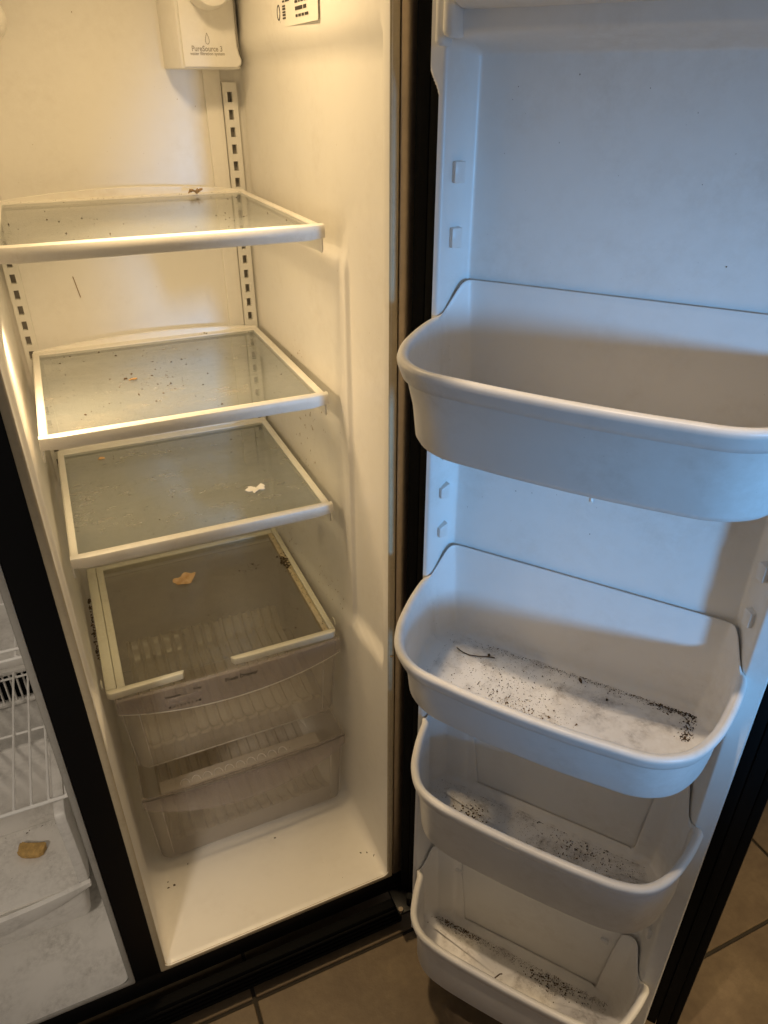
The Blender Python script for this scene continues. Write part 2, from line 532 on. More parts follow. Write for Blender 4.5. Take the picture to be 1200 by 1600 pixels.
def ring(y, extra=0.0, back=0.0):
    """section of the tub: up the right wall, ceiling, down the left wall, floor"""
    lip = 0.0018 * (1 - sstep(0.0, 0.012, y)) 
    xr = wall_right(y) + lip - extra
    xl = wall_left(y) - lip + extra
    z0 = 0.012 - lip + extra
    z1 = H - 0.012 + lip - extra
    r = 0.012 + 0.022 * sstep(0.03, 0.2, y)
    pts = []
    def arc(cx, cz, a0, a1, n=6):
        for k in range(n + 1):
            a = R(a0 + (a1 - a0) * k / n)
            pts.append(Vector((cx + r * math.cos(a), y, cz + r * math.sin(a))))
    arc(xr - r, z0 + r, -90, 0)
    for k in range(1, 150):
        z = z0 + r + (z1 - z0 - 2 * r) * k / 150
        pts.append(Vector((xr + (0.0115 * recess(y, z) if extra == 0 else 0.0115 * recess(y, z)), y, z)))
    arc(xr - r, z1 - r, 0, 90)
    for k in range(1, 20):
        pts.append(Vector((xr - r + (xl - xr + 2 * r) * k / 20, y, z1)))
    arc(xl + r, z1 - r, 90, 180)
    for k in range(1, 150):
        z = z1 - r + (z0 - z1 + 2 * r) * k / 150
        pts.append(Vector((xl - 0.0095 * recess(y, z), y, z)))
    arc(xl + r, z0 + r, 180, 270)
    for k in range(1, 20):
        pts.append(Vector((xl + r + (xr - xl - 2 * r) * k / 20, y, z0)))
    return pts
rings = [ring(y) for y in ys]
for k in range(1, 6):
    a = R(90 * k / 5)
    rings.append(ring(YB - 0.014 + 0.014 * math.sin(a), 0.014 * (1 - math.cos(a))))
liner = at_fridge(loft('compartment_liner', rings, 'liner', None, cap0=False, cap1=True, angle=50))
tag(liner, label='white moulded compartment interior with brown specks')
# flange round the opening
def flange(name, x0, x1, z0, z1, w, mat):
    out = rrect(x0, x1, z0, z1, 0.003, 3)
    inn = rrect(x0 + w, x1 - w, z0 + w, z1 - w, 0.009, 3)
    r0 = [Vector((x, 0.03, z)) for x, z in out]
    r1 = [Vector((x, 0.0008, z)) for x, z in out]
    r1b = [Vector((x, 0.0, z)) for x, z in rrect(x0 + 0.001, x1 - 0.001, z0 + 0.001, z1 - 0.001, 0.003, 3)]
    r2 = [Vector((x, 0.0, z)) for x, z in rrect(x0 + w - 0.002, x1 - w + 0.002, z0 + w - 0.002, z1 - w + 0.002, 0.008, 3)]
    r3 = [Vector((x, 0.003, z)) for x, z in inn]
    return at_fridge(loft(name, [r0, r1, r1b, r2, r3], mat, None, cap0=False, cap1=False, angle=50))
flange('opening_flange', 0.0003, W, 0.0003, H, 0.0105, 'flange')

# shelf rails with real holes
def rail(xc, zs_holes, ztop, zbot, hw=0.012):
    x0, x1 = xc - hw, xc + hw
    yf, yb = 0.6215, 0.6245
    hx0, hx1 = xc - 0.0042 - 0.001, xc + 0.0042 - 0.001
    hh = 0.0078
    zz = [ztop]
    for z in sorted(zs_holes, reverse=True): zz += [z + hh, z - hh]
    zz.append(zbot)
    verts, faces = [], []
    def quad(xa, xb, za, zb):
        b = len(verts)
        verts.extend([(xa, yf, za), (xb, yf, za), (xb, yf, zb), (xa, yf, zb)])
        faces.append((b, b + 1, b + 2, b + 3))
    quad(x0, hx0, zz[0], zz[-1]); quad(hx1, x1, zz[0], zz[-1])
    for k in range(0, len(zz) - 1, 2): quad(hx0, hx1, zz[k], zz[k + 1])
    for z in zs_holes:                               # inner walls of the holes
        b = len(verts)
        c = [(hx0, z + hh), (hx1, z + hh), (hx1, z - hh), (hx0, z - hh)]
        for (x, q) in c: verts.append((x, yf, q))
        for (x, q) in c: verts.append((x, 0.634, q))
        for k in range(4): faces.append((b + k, b + (k + 1) % 4, b + 4 + (k + 1) % 4, b + 4 + k))
    b = len(verts)                                   # flanks
    verts.extend([(x0, yf, ztop), (x0, 0.636, ztop), (x0, 0.636, zbot), (x0, yf, zbot), (x1, yf, ztop), (x1, 0.636, ztop), (x1, 0.636, zbot), (x1, yf, zbot)])
    faces.extend([(b, b + 1, b + 2, b + 3), (b + 4, b + 7, b + 6, b + 5), (b, b + 4, b + 5, b + 1), (b + 3, b + 2, b + 6, b + 7)])
    o = at_fridge(from_py('shelf_rail', verts, faces, 'rail', smooth=False))
    me = None
    for z in zs_holes:
        if me is None:
            bm = bmesh.new()
            add_box(bm, -0.0042, 0.0042, -0.001, 0.001, -0.0078, 0.0078)
            s = from_bm('slot', bm, 'slot', o, smooth=False); me = s.data
        else:
            s = bpy.data.objects.new('slot', me); COL.objects.link(s); s.parent = o
        s.location = (xc - 0.001, 0.6325, z)
    return o
PITCH = 0.02715
rail(0.4255, [1.369 - PITCH * k for k in range(24)], 1.391, 0.70)
rail(0.0165, [1.369 - PITCH * k for k in range(24)], 1.391, 0.70)

# flat water line cover and filter housing
at_fridge(box('water_line_cover', 0.3835, 0.4125, 0.6285, 0.6375, 0.66, 1.425, 'liner', None, 0.002))
hs = at_fridge(prism('filter_housing', [(0.322, 0.638), (0.322, 0.60), (0.3375, 0.562), (0.428, 0.560), (0.436, 0.575), (0.438, 0.638)], 'z', 1.4095, 1.585, 'liner', None, 0.003))
tag(hs, label='white water filter housing with printed drop')
o = prism('front_cover', [(0.3405, 1.412), (0.4255, 1.412), (0.4325, 1.416), (0.4335, 1.422), (0.430, 1.430), (0.4275, 1.440), (0.4265, 1.46), (0.4265, 1.58), (0.3405, 1.58)], 'y', 0.5545, 0.5595, 'liner', hs, 0.0015)
tube('seam', [(0.4275, 0.5535, 1.58), (0.4275, 0.5535, 1.46), (0.4285, 0.5535, 1.44), (0.431, 0.5535, 1.430), (0.4345, 0.5535, 1.422), (0.4335, 0.5535, 1.4155), (0.430, 0.5535, 1.4125)], 0.00032, 'ink', hs, 5)
rotf = (R(90), 0, 0)
lettering('lettering', 'PureSource 3', 0.0105, 'ink_grey', hs, (0.379, 0.5541, 1.4365), rotf, 0.86)
lettering('lettering', 'water filtration system', 0.0062, 'ink_grey', hs, (0.379, 0.5541, 1.4300), rotf, 0.98)
drop = []
for k in range(25):
    a = 2 * math.pi * k / 24
    x = 0.0042 * math.sin(a) * (math.sin(a / 2) ** 1.3)
    drop.append((0.3805 + x, 0.554, 1.4505 + 0.0075 * math.cos(a)))
tube('drop_mark', drop, 0.0004, 'ink_grey', hs, 5)
# filter cap, only its lower rim shows
bm = bmesh.new()
c = Vector((0.386, 0.5, 1.521)); n = 40
prof = [(0.56, 0.034), (0.518, 0.034), (0.511, 0.031), (0.508, 0.024), (0.508, 0.0)]
prev = None
for y, r in prof:
    rg = [bm.verts.new((c.x + r * math.sin(2 * math.pi * k / n), y, c.z + r * math.cos(2 * math.pi * k / n))) for k in range(n)] if r > 0 else None
    if prev and rg:
        for k in range(n): bm.faces.new((prev[k], prev[(k + 1) % n], rg[(k + 1) % n], rg[k]))
    elif prev: bm.faces.new(prev)
    prev = rg
from_bm('filter_cap', bm, 'liner', hs)
# round end of the temperature control housing at the picture's edge
bm = bmesh.new()
bmesh.ops.create_uvsphere(bm, u_segments=24, v_segments=14, radius=1.0)
for v in bm.verts: v.co = Vector((0.062 + v.co.x * 0.033, 0.57 + v.co.y * 0.07, 1.470 + v.co.z * 0.032))
at_fridge(from_bm('control_housing', bm, 'liner'))

# rating sticker on the right wall, print too small to read
def wallx(y, z): return wall_right(y) + 0.0115 * recess(y, z)
SX = wallx(0.30, 1.48) - 0.0008
st = at_fridge(prism('rating_sticker', rrect(0.205, 0.385, 1.456, 1.535, 0.004), 'x', SX - 0.0002, SX + 0.0003, 'paper'))
rots = (R(90), 0, R(-90))
def marks(y0, z, widths, h, mat='ink'):
    y = y0
    bm = bmesh.new()
    for w in widths:
        add_box(bm, SX - 0.0007, SX - 0.0004, y - w, y, z - h / 2, z + h / 2)
        y -= w + 0.0035
    o = from_bm('print_line', bm, mat, st, smooth=False)
tag(st, label='pale rating sticker with small print')
for (y0, z, ws_, h) in (
    (0.292, 1.4655, (0.008, 0.010, 0.009, 0.014), 0.0030), (0.293, 1.4735, (0.030, 0.012), 0.0040),
    (0.294, 1.4810, (0.012, 0.006, 0.010, 0.014, 0.010), 0.0030), (0.294, 1.4885, (0.011, 0.020, 0.013), 0.0030),
    (0.294, 1.496, (0.02, 0.01, 0.016), 0.003), (0.294, 1.5035, (0.012, 0.02, 0.012), 0.003),
    (0.372, 1.4905, (0.010, 0.008), 0.0030), (0.372, 1.4975, (0.012, 0.016, 0.012), 0.0030), (0.348, 1.4850, (0.009, 0.018), 0.0022),
    (0.372, 1.5045, (0.02, 0.012, 0.014), 0.003)):
    marks(y0, z, ws_, h)
ov = [(SX - 0.0006, 0.366 + 0.0058 * math.cos(2 * math.pi * k / 20), 1.4735 + 0.0085 * math.sin(2 * math.pi * k / 20)) for k in range(21)]
tube('round_mark', ov, 0.0011, 'ink', st, 5)
marks(0.369, 1.4735, (0.006,), 0.004)
marks(0.368, 1.4625, (0.002, 0.002), 0.002)
bm = bmesh.new()
for k in range(5):
    add_box(bm, SX - 0.0007, SX - 0.0004, 0.336, 0.349, 1.465 + k * 0.0034, 1.467 + k * 0.0034 + 0.0004 * (k % 2))
from_bm('print_block', bm, 'ink', st, smooth=False)

# ------------------------------------------------------------------ freezer compartment
FXR = -0.0535
bm = bmesh.new()
def frz(y, e=0.0): 
    r = 0.016
    return [Vector((x, y, z)) for x, z in rrect(XL + 0.02 + e, FXR - 0.010 * sstep(0, 0.4, y) - e, 0.012 + e, H - 0.012 - e, r, 5)]
frl = at_fridge(loft('freezer_liner', [frz(0.0015), frz(0.02), frz(0.2), frz(0.44), frz(0.455, 0.004), frz(0.46, 0.014)], 'freezer', None, cap0=False, cap1=True))
tag(frl, label='grimy pale grey freezer interior')
o = flange('freezer_flange', XL + 0.005, -0.0445, 0.0003, H, 0.0095, 'frz_flange')
# vent grille on the freezer back
vent = at_fridge(box('vent_recess', -0.40, -0.105, 0.452, 0.4585, 0.335, 0.402, 'slot', None, 0.001))
vent.data.materials.clear(); vent.data.materials.append(M['rubber'])
box('vent_frame', -0.40, -0.105, 0.440, 0.4515, 0.402, 0.412, 'freezer', vent, 0.002)
box('vent_frame', -0.40, -0.105, 0.440, 0.4515, 0.325, 0.335, 'freezer', vent, 0.002)
me = None
for k in range(24):
    if me is None:
        bm = bmesh.new(); add_box(bm, -0.0016, 0.0016, -0.005, 0.004, -0.0335, 0.0335, 0.0008, 1)
        s = from_bm('slat', bm, 'freezer', vent); me = s.data
    else:
        s = bpy.data.objects.new('slat', me); COL.objects.link(s); s.parent = vent
    s.location = (-0.112 - k * 0.0115, 0.447, 0.3685)

def wire_shelf(z, y0, y1, xs, cross, label):
    root = empty('wire_shelf', (-0.25, y0, z))
    tag(root, label, 'wire shelf', 'white wire shelves in the freezer')
    o_ = Vector((-0.25, y0, z))
    def put(pts, r, nm): tube(nm, [Vector(p) - o_ for p in pts], r, 'wire', root, 8)
    for x in xs: put([(x, y0, z + 0.004), (x, y1, z + 0.004)], 0.0021, 'wire')
    for y, dz, r in cross: put([(-0.49, y, z + dz), (-0.064, y, z + dz)], r, 'cross_wire')
    return root
wire_shelf(0.41, 0.094, 0.43, [-0.0705 - 0.0253 * k for k in range(16)], [(0.094, 0.0, 0.0032), (0.265, 0.0, 0.0022), (0.42, 0.0, 0.0022)],
           'white wire shelf just above the basket in the freezer')
wire_shelf(0.70, 0.094, 0.43, [-0.0755 - 0.0253 * k for k in range(16)], [(0.094, 0.0, 0.0024), (0.10, 0.012, 0.0022), (0.235, 0.0, 0.0017), (0.42, 0.0, 0.0022)],
           'white wire shelf higher up in the freezer, above the vent slots')

bk = empty('freezer_basket', (-0.28, 0.2, 0.012))
tag(bk, 'pale grey plastic scoop front basket standing in the freezer bottom', 'basket')
bko = Matrix.Translation((0.28, -0.2, -0.012))
def inb(o):
    o.parent = bk; o.matrix_parent_inverse = bko; return o
# right side wall, drawn as a thick panel with a rounded front edge
inb(prism('side_wall', [(0.128, 0.155), (0.114, 0.168), (0.117, 0.19), (0.100, 0.352), (0.104, 0.363), (0.118, 0.366), (0.30, 0.366), (0.30, 0.155)], 'x', -0.0995, -0.0815, 'freezer', None, 0.004))
inb(box('basket_floor', -0.48, -0.1000, 0.122, 0.30, 0.146, 0.1535, 'freezer', None, 0.001))
inb(box('back_wall', -0.48, -0.1000, 0.283, 0.292, 0.154, 0.36, 'freezer', None, 0.002))
nseg = 20
top, bot = [], []
for k in range(nseg + 1):
    x = -0.0815 - (0.40) * k / nseg
    s = (k / nseg)
    bow = 0.030 * (1 - (2 * s - 1) ** 2)
    top.append((x, 0.119 - bow * 0.55, 0.157))
    bot.append((x, 0.121 - bow * 0.55, 0.150 - bow * 1.0 - 0.008))
rg = []
for (a, b) in zip(top, bot):
    rg.append([Vector((a[0], a[1] + 0.004, a[2] + 0.003)), Vector((a[0], a[1] - 0.003, a[2])), Vector((b[0], b[1] - 0.006, (a[2] + b[2]) / 2)), Vector(b), Vector((b[0], b[1] + 0.012, b[2])), Vector((a[0], 0.127, a[2] - 0.012))])
inb(loft('front_lip', rg, 'freezer'))
inb(prism('lower_body', rrect(-0.48, -0.098, 0.13, 0.30, 0.014), 'z', 0.05, 0.1455, 'freezer', None, 0.006))

bm = bmesh.new()
bmesh.ops.create_icosphere(bm, subdivisions=4, radius=1.0)
for v in bm.verts:
    d = v.co.copy()
    q = Vector([math.copysign(abs(c_) ** 0.42, c_) for c_ in d])
    nz = noise.noise(d * 2.3) * 0.10 + noise.noise(d * 7) * 0.04
    q *= 0.82 + nz
    v.co = Vector((q.x * 0.029, q.y * 0.0150 + 0.005 * (q.x ** 2), q.z * 0.010))
ng = from_bm('fried_food_piece', bm, 'nugget', None, True, 180)
ng.location = (-0.176, 0.222, 0.1625); ng.rotation_euler = (R(6), 0, R(-24))
tag(ng, 'golden brown oblong piece of food lying in the freezer basket', 'food')

# ------------------------------------------------------------------ glass shelves
SX0, SX1 = 0.0167, 0.4308
def shelf(z, y0, y1, label, lip=0.0):
    o_ = Vector(((SX0 + SX1) / 2, y1, z))
    root = empty('glass_shelf', o_)
    tag(root, label, 'shelf', 'framed glass shelves in the compartment')
    inv = Matrix.Translation(-o_)
    def put(o): o.parent = root; o.matrix_parent_inverse = inv; return o
    ox0, ox1, oy0, oy1 = SX0, SX1, y0 + 0.004, y1
    ix0, ix1, iy0, iy1 = SX0 + 0.0115, SX1 - 0.0125, y0 + 0.015, y1 - 0.022
    def rr(a0, a1, b0, b1, r, zz): return [Vector((x, y, zz)) for x, y in rrect(a0, a1, b0, b1, r, 4)]
    rings = [rr(ix0, ix1, iy0, iy1, 0.002, z - 0.006), rr(ix0, ix1, iy0, iy1, 0.002, z - 0.0008), rr(ix0 - 0.001, ix1 + 0.001, iy0 - 0.001, iy1 + 0.001, 0.003, z),
             rr(ox0 + 0.002, ox1 - 0.002, oy0 + 0.002, oy1 - 0.002, 0.007, z), rr(ox0, ox1, oy0, oy1, 0.008, z - 0.002), rr(ox0, ox1, oy0, oy1, 0.008, z - 0.011),
             rr(ix0, ix1, iy0, iy1, 0.002, z - 0.011)]
    put(loft('frame', rings, 'trim', None, wrap=False, cap0=False, cap1=False))
    pane(put(box('glass_panel', ix0 - 0.004, ix1 + 0.004, iy0 - 0.004, iy1 + 0.004, z - 0.0058, z - 0.0020, 'glass')))
    # front trim: rounded nose
    prof = [(0.0045, 0.0008), (0.0005, 0.0006), (-0.003, -0.0012), (-0.0045, -0.005), (-0.0045, -0.016), (-0.003, -0.0195), (0.000, -0.0205), (0.0045, -0.0195)]
    n = 16; rg = []
    for k in range(n + 1):
        s = k / n
        x = SX0 - 0.0005 + (SX1 - SX0 + 0.0035) * s
        e = min(k, n - k)
        sh = 0.0 if e > 0 else 0.0025
        rg.append([Vector((x, y0 + 0.0045 + dy + sh, z + dz * (1 if e else 0.9))) for dy, dz in prof])
    put(loft('front_trim', rg, 'trim'))
    if lip > 0:
        rg = []
        for k in range(33):
            s = k / 32
            x = SX0 + 0.002 + (SX1 - SX0 - 0.004) * s
            hgt = 0.001 + lip * math.sin(math.pi * s) ** 0.8
            dy = 0.006 * math.sin(math.pi * s)
            rg.append([Vector((x, y1 - 0.008 + dy, z - 0.004)), Vector((x, y1 - 0.007 + dy, z + hgt - 0.001)), Vector((x, y1 - 0.004 + dy, z + hgt)), Vector((x, y1 - 0.001 + dy, z + hgt - 0.001)), Vector((x, y1 + dy, z - 0.010))])
        put(loft('rear_lip', rg, 'trim'))
    for xs in (SX0 + 0.001, SX1 + 0.001):
        put(prism('bracket', [(y0 + 0.006, z - 0.011), (y0 + 0.006, z - 0.033), (y0 + 0.010, z - 0.038), (y0 + 0.022, z - 0.037), (0.615, z - 0.060), (0.620, z - 0.055), (0.620, z - 0.0112)], 'x', xs - 0.0022, xs, 'rail', None))
    return root
shelf(1.2224, 0.180, 0.6037, 'topmost glass shelf, white frame, a curled brown scrap lying by its rear edge', 0.013)
shelf(0.9734, 0.192, 0.6037, 'middle glass shelf, white frame, food specks scattered over its left half', 0.011)
shelf(0.7767, 0.192, 0.6037, 'lowest white framed glass shelf, torn white paper flake on it, right above the crisper', 0.002)

# ------------------------------------------------------------------ crisper cover
z = 0.5019
o_ = Vector((0.2238, 0.40, z - 0.02))
cv = empty('crisper_cover', o_)
tag(cv, 'glass cover in a cracked cream frame with a missing front piece over the crisper drawers', 'drawer cover')
cinv = Matrix.Translation(-o_)
def putc(o): o.parent = cv; o.matrix_parent_inverse = cinv; return o
putc(box('frame_side', 0.0165, 0.0345, 0.2055, 0.598, z - 0.014, z + 0.001, 'cream', None, 0.002))
putc(box('frame_inner_strip', 0.0352, 0.0485, 0.2058, 0.598, z - 0.014, z - 0.0005, 'cream', None, 0.0012))
putc(box('frame_side', 0.4195, 0.4305, 0.2055, 0.598, z - 0.014, z + 0.001, 'cream', None, 0.002))
gs = putc(box('frame_inner_strip', 0.4085, 0.4188, 0.2058, 0.598, z - 0.014, z - 0.0025, 'grimy', None, 0.0015))
tag(gs, label='inner strip stained brown with grime')
putc(box('frame_rear', 0.0352, 0.4188, 0.584, 0.598, z - 0.0145, z - 0.001, 'cream', None, 0.001))
def corner_piece(x0, x1, left):
    r = 0.011
    if left: poly = [(x1, 0.2052), (x0 + 0.0, 0.2052), (x0, 0.193 + r)] + [(x0 + r - r * math.cos(R(a)), 0.193 + r - r * math.sin(R(a))) for a in (22, 45, 68, 90)] + [(x1 - 0.004, 0.1955), (x1 - 0.002, 0.199)]
    else: poly = [(x0, 0.2052), (x0 + 0.003, 0.198), (x0 + 0.006, 0.1945), (x0 + 0.03, 0.193)] + [(x1 - r + r * math.sin(R(a)), 0.193 + r - r * math.cos(R(a))) for a in (0, 22, 45, 68, 90)] + [(x1, 0.2052)]
    return putc(prism('front_trim', poly, 'z', z - 0.013, z + 0.0005, 'cream', None, 0.0015))
corner_piece(0.0165, 0.148, True)
corner_piece(0.230, 0.4305, False)
pane(putc(box('glass_panel', 0.0487, 0.4083, 0.2062, 0.5838, z - 0.0075, z - 0.0035, 'glass_clear')))
for x in (0.0125, 0.4345):
    ring_pts = [(x, 0.222 + 0.008 * math.cos(a_), z - 0.002 + 0.011 * math.sin(a_)) for a_ in [math.pi * k / 10 for k in range(11)]]
    putc(tube('clip', ring_pts, 0.0014, 'cream', None, 6))

# ------------------------------------------------------------------ crisper drawers
def drawer(name, label, x0, x1, y0, y1, zb, zt, draft, ribs_label=None):
    oo = Vector(((x0 + x1) / 2, (y0 + y1) / 2, zb))
    root = empty(name, oo)
    tag(root, label, 'drawer', 'clear plastic drawers at the compartment bottom')
    inv = Matrix.Translation(-oo)
    def put(o): o.parent = root; o.matrix_parent_inverse = inv; return o
    def rr(d, f, zz, r): return [Vector((x, y, zz)) for x, y in rrect(x0 + d, x1 - d, y0 + f, y1 - d, r, 5)]
    rings = [rr(draft + 0.012, draft + 0.014, zb, 0.012), rr(draft + 0.004, draft + 0.006, zb + 0.003, 0.016), rr(draft, draft, zb + 0.012, 0.02),
             rr(0.003, 0.003, zt - 0.004, 0.014), rr(0, 0, zt - 0.004, 0.012), rr(0, 0, zt, 0.012), rr(0.004, 0.004, zt, 0.010)]
    put(loft('drawer_body', rings, 'crisper', None, cap0=True, cap1=False))
    # corrugated floor insert
    nx = 160
    xa, xb = x0 + draft + 0.020, x1 - draft - 0.020
    def fn(s, w):
        x = xa + (xb - xa) * s
        f = max(0.0, math.sin(s * 2 * math.pi * 15)) ** 2
        lift = 0.030 * sstep(0.86, 1.0, w) + 0.030 * sstep(0.16, 0.0, w)
        return (x, y0 + draft + 0.018 + (y1 - y0 - 2 * draft - 0.036) * w, zb + 0.004 + 0.0065 * f + lift)
    put(grid_sheet('ribbed_floor', fn, [k / nx for k in range(nx + 1)], [0, 0.03, 0.06, 0.1, 0.16, 0.3, 0.5, 0.7, 0.86, 0.9, 0.94, 0.97, 1.0], 'ribbed'))
    for xs, sg in ((x0 + draft * 0.6 + 0.024, 1), (x1 - draft * 0.6 - 0.024, -1)):        # pale tubes drawn as highlights along the corner edges
        put(tube('corner_glint', [(xs + sg * draft * 0.4, y0 + draft + 0.003, zb + 0.016), (xs, y0 + 0.004, zt - 0.03)], 0.0012, 'edge', None, 6))
    for xs in (x0 + draft, x1 - draft):
        put(tube('corner_glint', [(xs, y0 + draft + 0.012, zb + 0.012), (x0 + 0.002 if xs < 0.2 else x1 - 0.002, y0 + 0.012, zt - 0.006)], 0.0010, 'edge', None, 6))
    put(tube('bottom_glint', [(x0 + draft + 0.014, y0 + draft + 0.006, zb + 0.004), (x1 - draft - 0.014, y0 + draft + 0.006, zb + 0.004)], 0.0012, 'edge', None, 6))  # pale tube drawn as the bottom edge's highlight
    return root, put

d1, put = drawer('crisper_bin', 'upper clear crisper drawer printed Fresh Drawer, right under the glass cover', 0.028, 0.432, 0.188, 0.575, 0.290, 0.486, 0.012)
n = 28; verts_o = []
rg = []
for k in range(n + 1):
    s = k / n
    x = 0.0285 + (0.4335 - 0.0285) * s
    bow = 4 * s * (1 - s)
    yy = 0.1868 - 0.006 * bow
    zb_ = 0.459 - 0.031 * bow ** 0.9
    rg.append([Vector((x, yy + 0.006, 0.4872)), Vector((x, yy, 0.4866)), Vector((x, yy - 0.0015, (zb_ + 0.487) / 2)), Vector((x, yy - 0.001, zb_ + 0.0008)), Vector((x, yy + 0.0005, zb_)), Vector((x, yy + 0.0015, zb_ + 0.001)), Vector((x, yy + 0.0015, 0.484)), Vector((x, yy + 0.006, 0.4846))])
hd = put(loft('handle', rg, 'handle', None))
ed = put(tube('handle_edge', [(0.0285 + 0.405 * k / n, 0.1862 - 0.006 * 4 * (k / n) * (1 - k / n), 0.4586 - 0.031 * (4 * (k / n) * (1 - k / n)) ** 0.9) for k in range(n + 1)], 0.0008, 'trim', None, 6))
def face_y(x):
    s = (x - 0.0285) / 0.405
    return 0.1868 - 0.006 * 4 * s * (1 - s) - 0.0025
put(lettering('lettering', 'Fresh Drawer', 0.0115, 'ink', None, (0.242, face_y(0.242), 0.4745), (R(90), 0, 0), 0.92))
put(lettering('lettering', 'Vegetables', 0.0068, 'ink', None, (0.120, face_y(0.12), 0.4715), (R(90), 0, R(-2)), 0.9))
put(lettering('lettering', 'Fruits', 0.0068, 'ink', None, (0.163, face_y(0.163), 0.4755), (R(90), 0, R(-1)), 0.9))
put(box('humidity_slider', 0.112, 0.170, face_y(0.14) - 0.0003, face_y(0.14) + 0.002, 0.4545, 0.4655, 'handle', None, 0.0012))
for k in range(9):
    xk = 0.112 + k * 0.0065
    h2 = 0.0010 if 0 < k < 8 else 0.0018
    put(box('scale_mark', xk - h2, xk + h2, face_y(xk) - 0.0003, face_y(xk) + 0.0005, 0.4470 - h2, 0.4470 + h2, 'ink', None))

d2, put = drawer('meat_drawer', 'lower clear drawer with embossed arcs along its rim, standing on the compartment floor', 0.030, 0.4385, 0.196, 0.575, 0.0135, 0.222, 0.010)
rg = []
for k in range(n + 1):
    s = k / n
    x = 0.030 + (0.4385 - 0.030) * s
    bow = 4 * s * (1 - s)
    yy = 0.1935 - 0.010 * bow ** 0.8
    zb_ = 0.200 - 0.055 * bow ** 0.9
    rg.append([Vector((x, yy + 0.004, 0.2232)), Vector((x, yy, 0.2226)), Vector((x, yy - 0.001, (zb_ + 0.22) / 2)), Vector((x, yy + 0.001, zb_)), Vector((x, yy + 0.003, zb_ + 0.001)), Vector((x, yy + 0.003, 0.2200))])
put(loft('handle', rg, 'handle', None))
put(tube('rim_edge', [(0.030 + 0.4085 * k / n, 0.1935 - 0.010 * (4 * (k / n) * (1 - k / n)) ** 0.8, 0.2236) for k in range(n + 1)], 0.0011, 'slot', None, 6))
put(box('rim_strip', 0.066, 0.385, 0.2000, 0.2310, 0.2170, 0.2195, 'ribbed', None, 0.0008))
me = None
for k in range(10):
    x = 0.112 + k * 0.0218
    if me is None:
        bm = bmesh.new()
        add_tube(bm, [(0.0085 * math.cos(math.pi * q / 12), 0.0085 * math.sin(math.pi * q / 12) * 1.4, 0) for q in range(13)], 0.0010, 6)
        o = from_bm('embossed_arc', bm, 'edge'); me = o.data
    else:
        o = bpy.data.objects.new('embossed_arc', me); COL.objects.link(o)
    put(o); o.location = (x, 0.2065, 0.2204)

# ------------------------------------------------------------------ door
ROT = TH
def lower_to_door(o, base=(0, 0, 0)): pass
PANEL = -0.040
def liner_v(u, zz):
    """height of the moulded inner face above the dike plane (v)"""
    bulge = sstep(1.375, 1.402, zz)
    uL = -0.004 - 0.010 * bulge                     # hinge side edge of the dike
    uR = 0.446
    outer = max(sstep(uL - 0.0, uL + 0.006, u) * (1 - sstep(uR - 0.006, uR, u)), 0.0)
    # panel pocket between the dikes
    inL = sstep(0.006, 0.031, u)
    inR = 1 - sstep(0.392, 0.419, u)
    top = 1 - sstep(1.412, 1.428, zz)
    bot = sstep(-0.045, -0.020, zz)
    pocket = inL * inR * top * bot
    v = PANEL * pocket + 0.010 * sstep(1.420, 1.432, zz) * inL * inR
    v = v * outer + (-0.046) * (1 - outer)
    return v
us = sorted(set([-0.016 + 0.0012 * k for k in range(44)] + [0.038 + 0.0165 * k for k in range(22)] + [0.388 + 0.0012 * k for k in range(50)]))
zsd = sorted(set([-0.060 + 0.003 * k for k in range(18)] + [0.0 + 0.05 * k for k in range(27)] + [1.36 + 0.003 * k for k in range(16)] + [1.408 + 0.0014 * k for k in range(26)] + [1.47 + 0.04 * k for k in range(5)]))
dloc = Vector((HINGE.x, HINGE.y, 0.0))
def door_obj(o, parent=None):
    return o
dl = grid_sheet('door', lambda u, w: (u, -liner_v(u, w), w), us, zsd, 'door', None, 60)
dl.location = dloc; dl.rotation_euler = (0, 0, TH)
bpy.context.view_layer.update()
dl.parent = fridge
dl.matrix_parent_inverse = Matrix.Translation((0.0, -0.3, -FZ))
tag(dl, label='white moulded inner side of the open right door')
def dbox(name, u0, u1, v0, v1, z0, z1, mat, bev=0.0):
    return box(name, u0, u1, -v1, -v0, z0, z1, mat, dl, bev)
dbox('outer_shell', -0.050, 0.496, -0.108, -0.056, -0.055, 1.66, 'black', 0.006)
# gasket: a ribbed rubber frame between shell and liner
bm = bmesh.new()
for (a, b, v) in ((-0.048, -0.031, -0.048), (-0.030, -0.018, -0.0465), (0.447, 0.462, -0.048), (0.463, 0.480, -0.0465), (0.481, 0.4935, -0.0495)):
    add_box(bm, a, b, -v, 0.0555, -0.052, 1.655, 0.002)
from_bm('gasket', bm, 'rubber', dl)
# bin supports on the slopes of the dikes
def support(u, zz, side, point=False):
    bm = bmesh.new()
    h, w = 0.0105, 0.0065
    add_box(bm, -w, w, -0.0075, 0.004, -h, h, 0.0014, 2)
    for v in bm.verts:
        if point and v.co.z > 0.004 and v.co.x * side < 0: v.co.z -= 0.006
    o = from_bm('bin_support', bm, 'door', dl)
    o.location = (u, -(liner_v(u, zz)) + 0.0005, zz)
    o.rotation_euler = (0, 0, R(54) * side)
    return o
for zz in (1.308, 1.243): support(0.0175, zz, 1)
for zz in (0.985, 0.928, 0.868): support(0.0180, zz, 1, True)
for zz in (0.985, 0.928, 0.865): support(0.407, zz, -1)
for zz in (1.308, 1.243): support(0.407, zz, -1)
for zz in (0.640, 0.30, 0.24): support(0.0180, zz, 1); support(0.407, zz, -1)

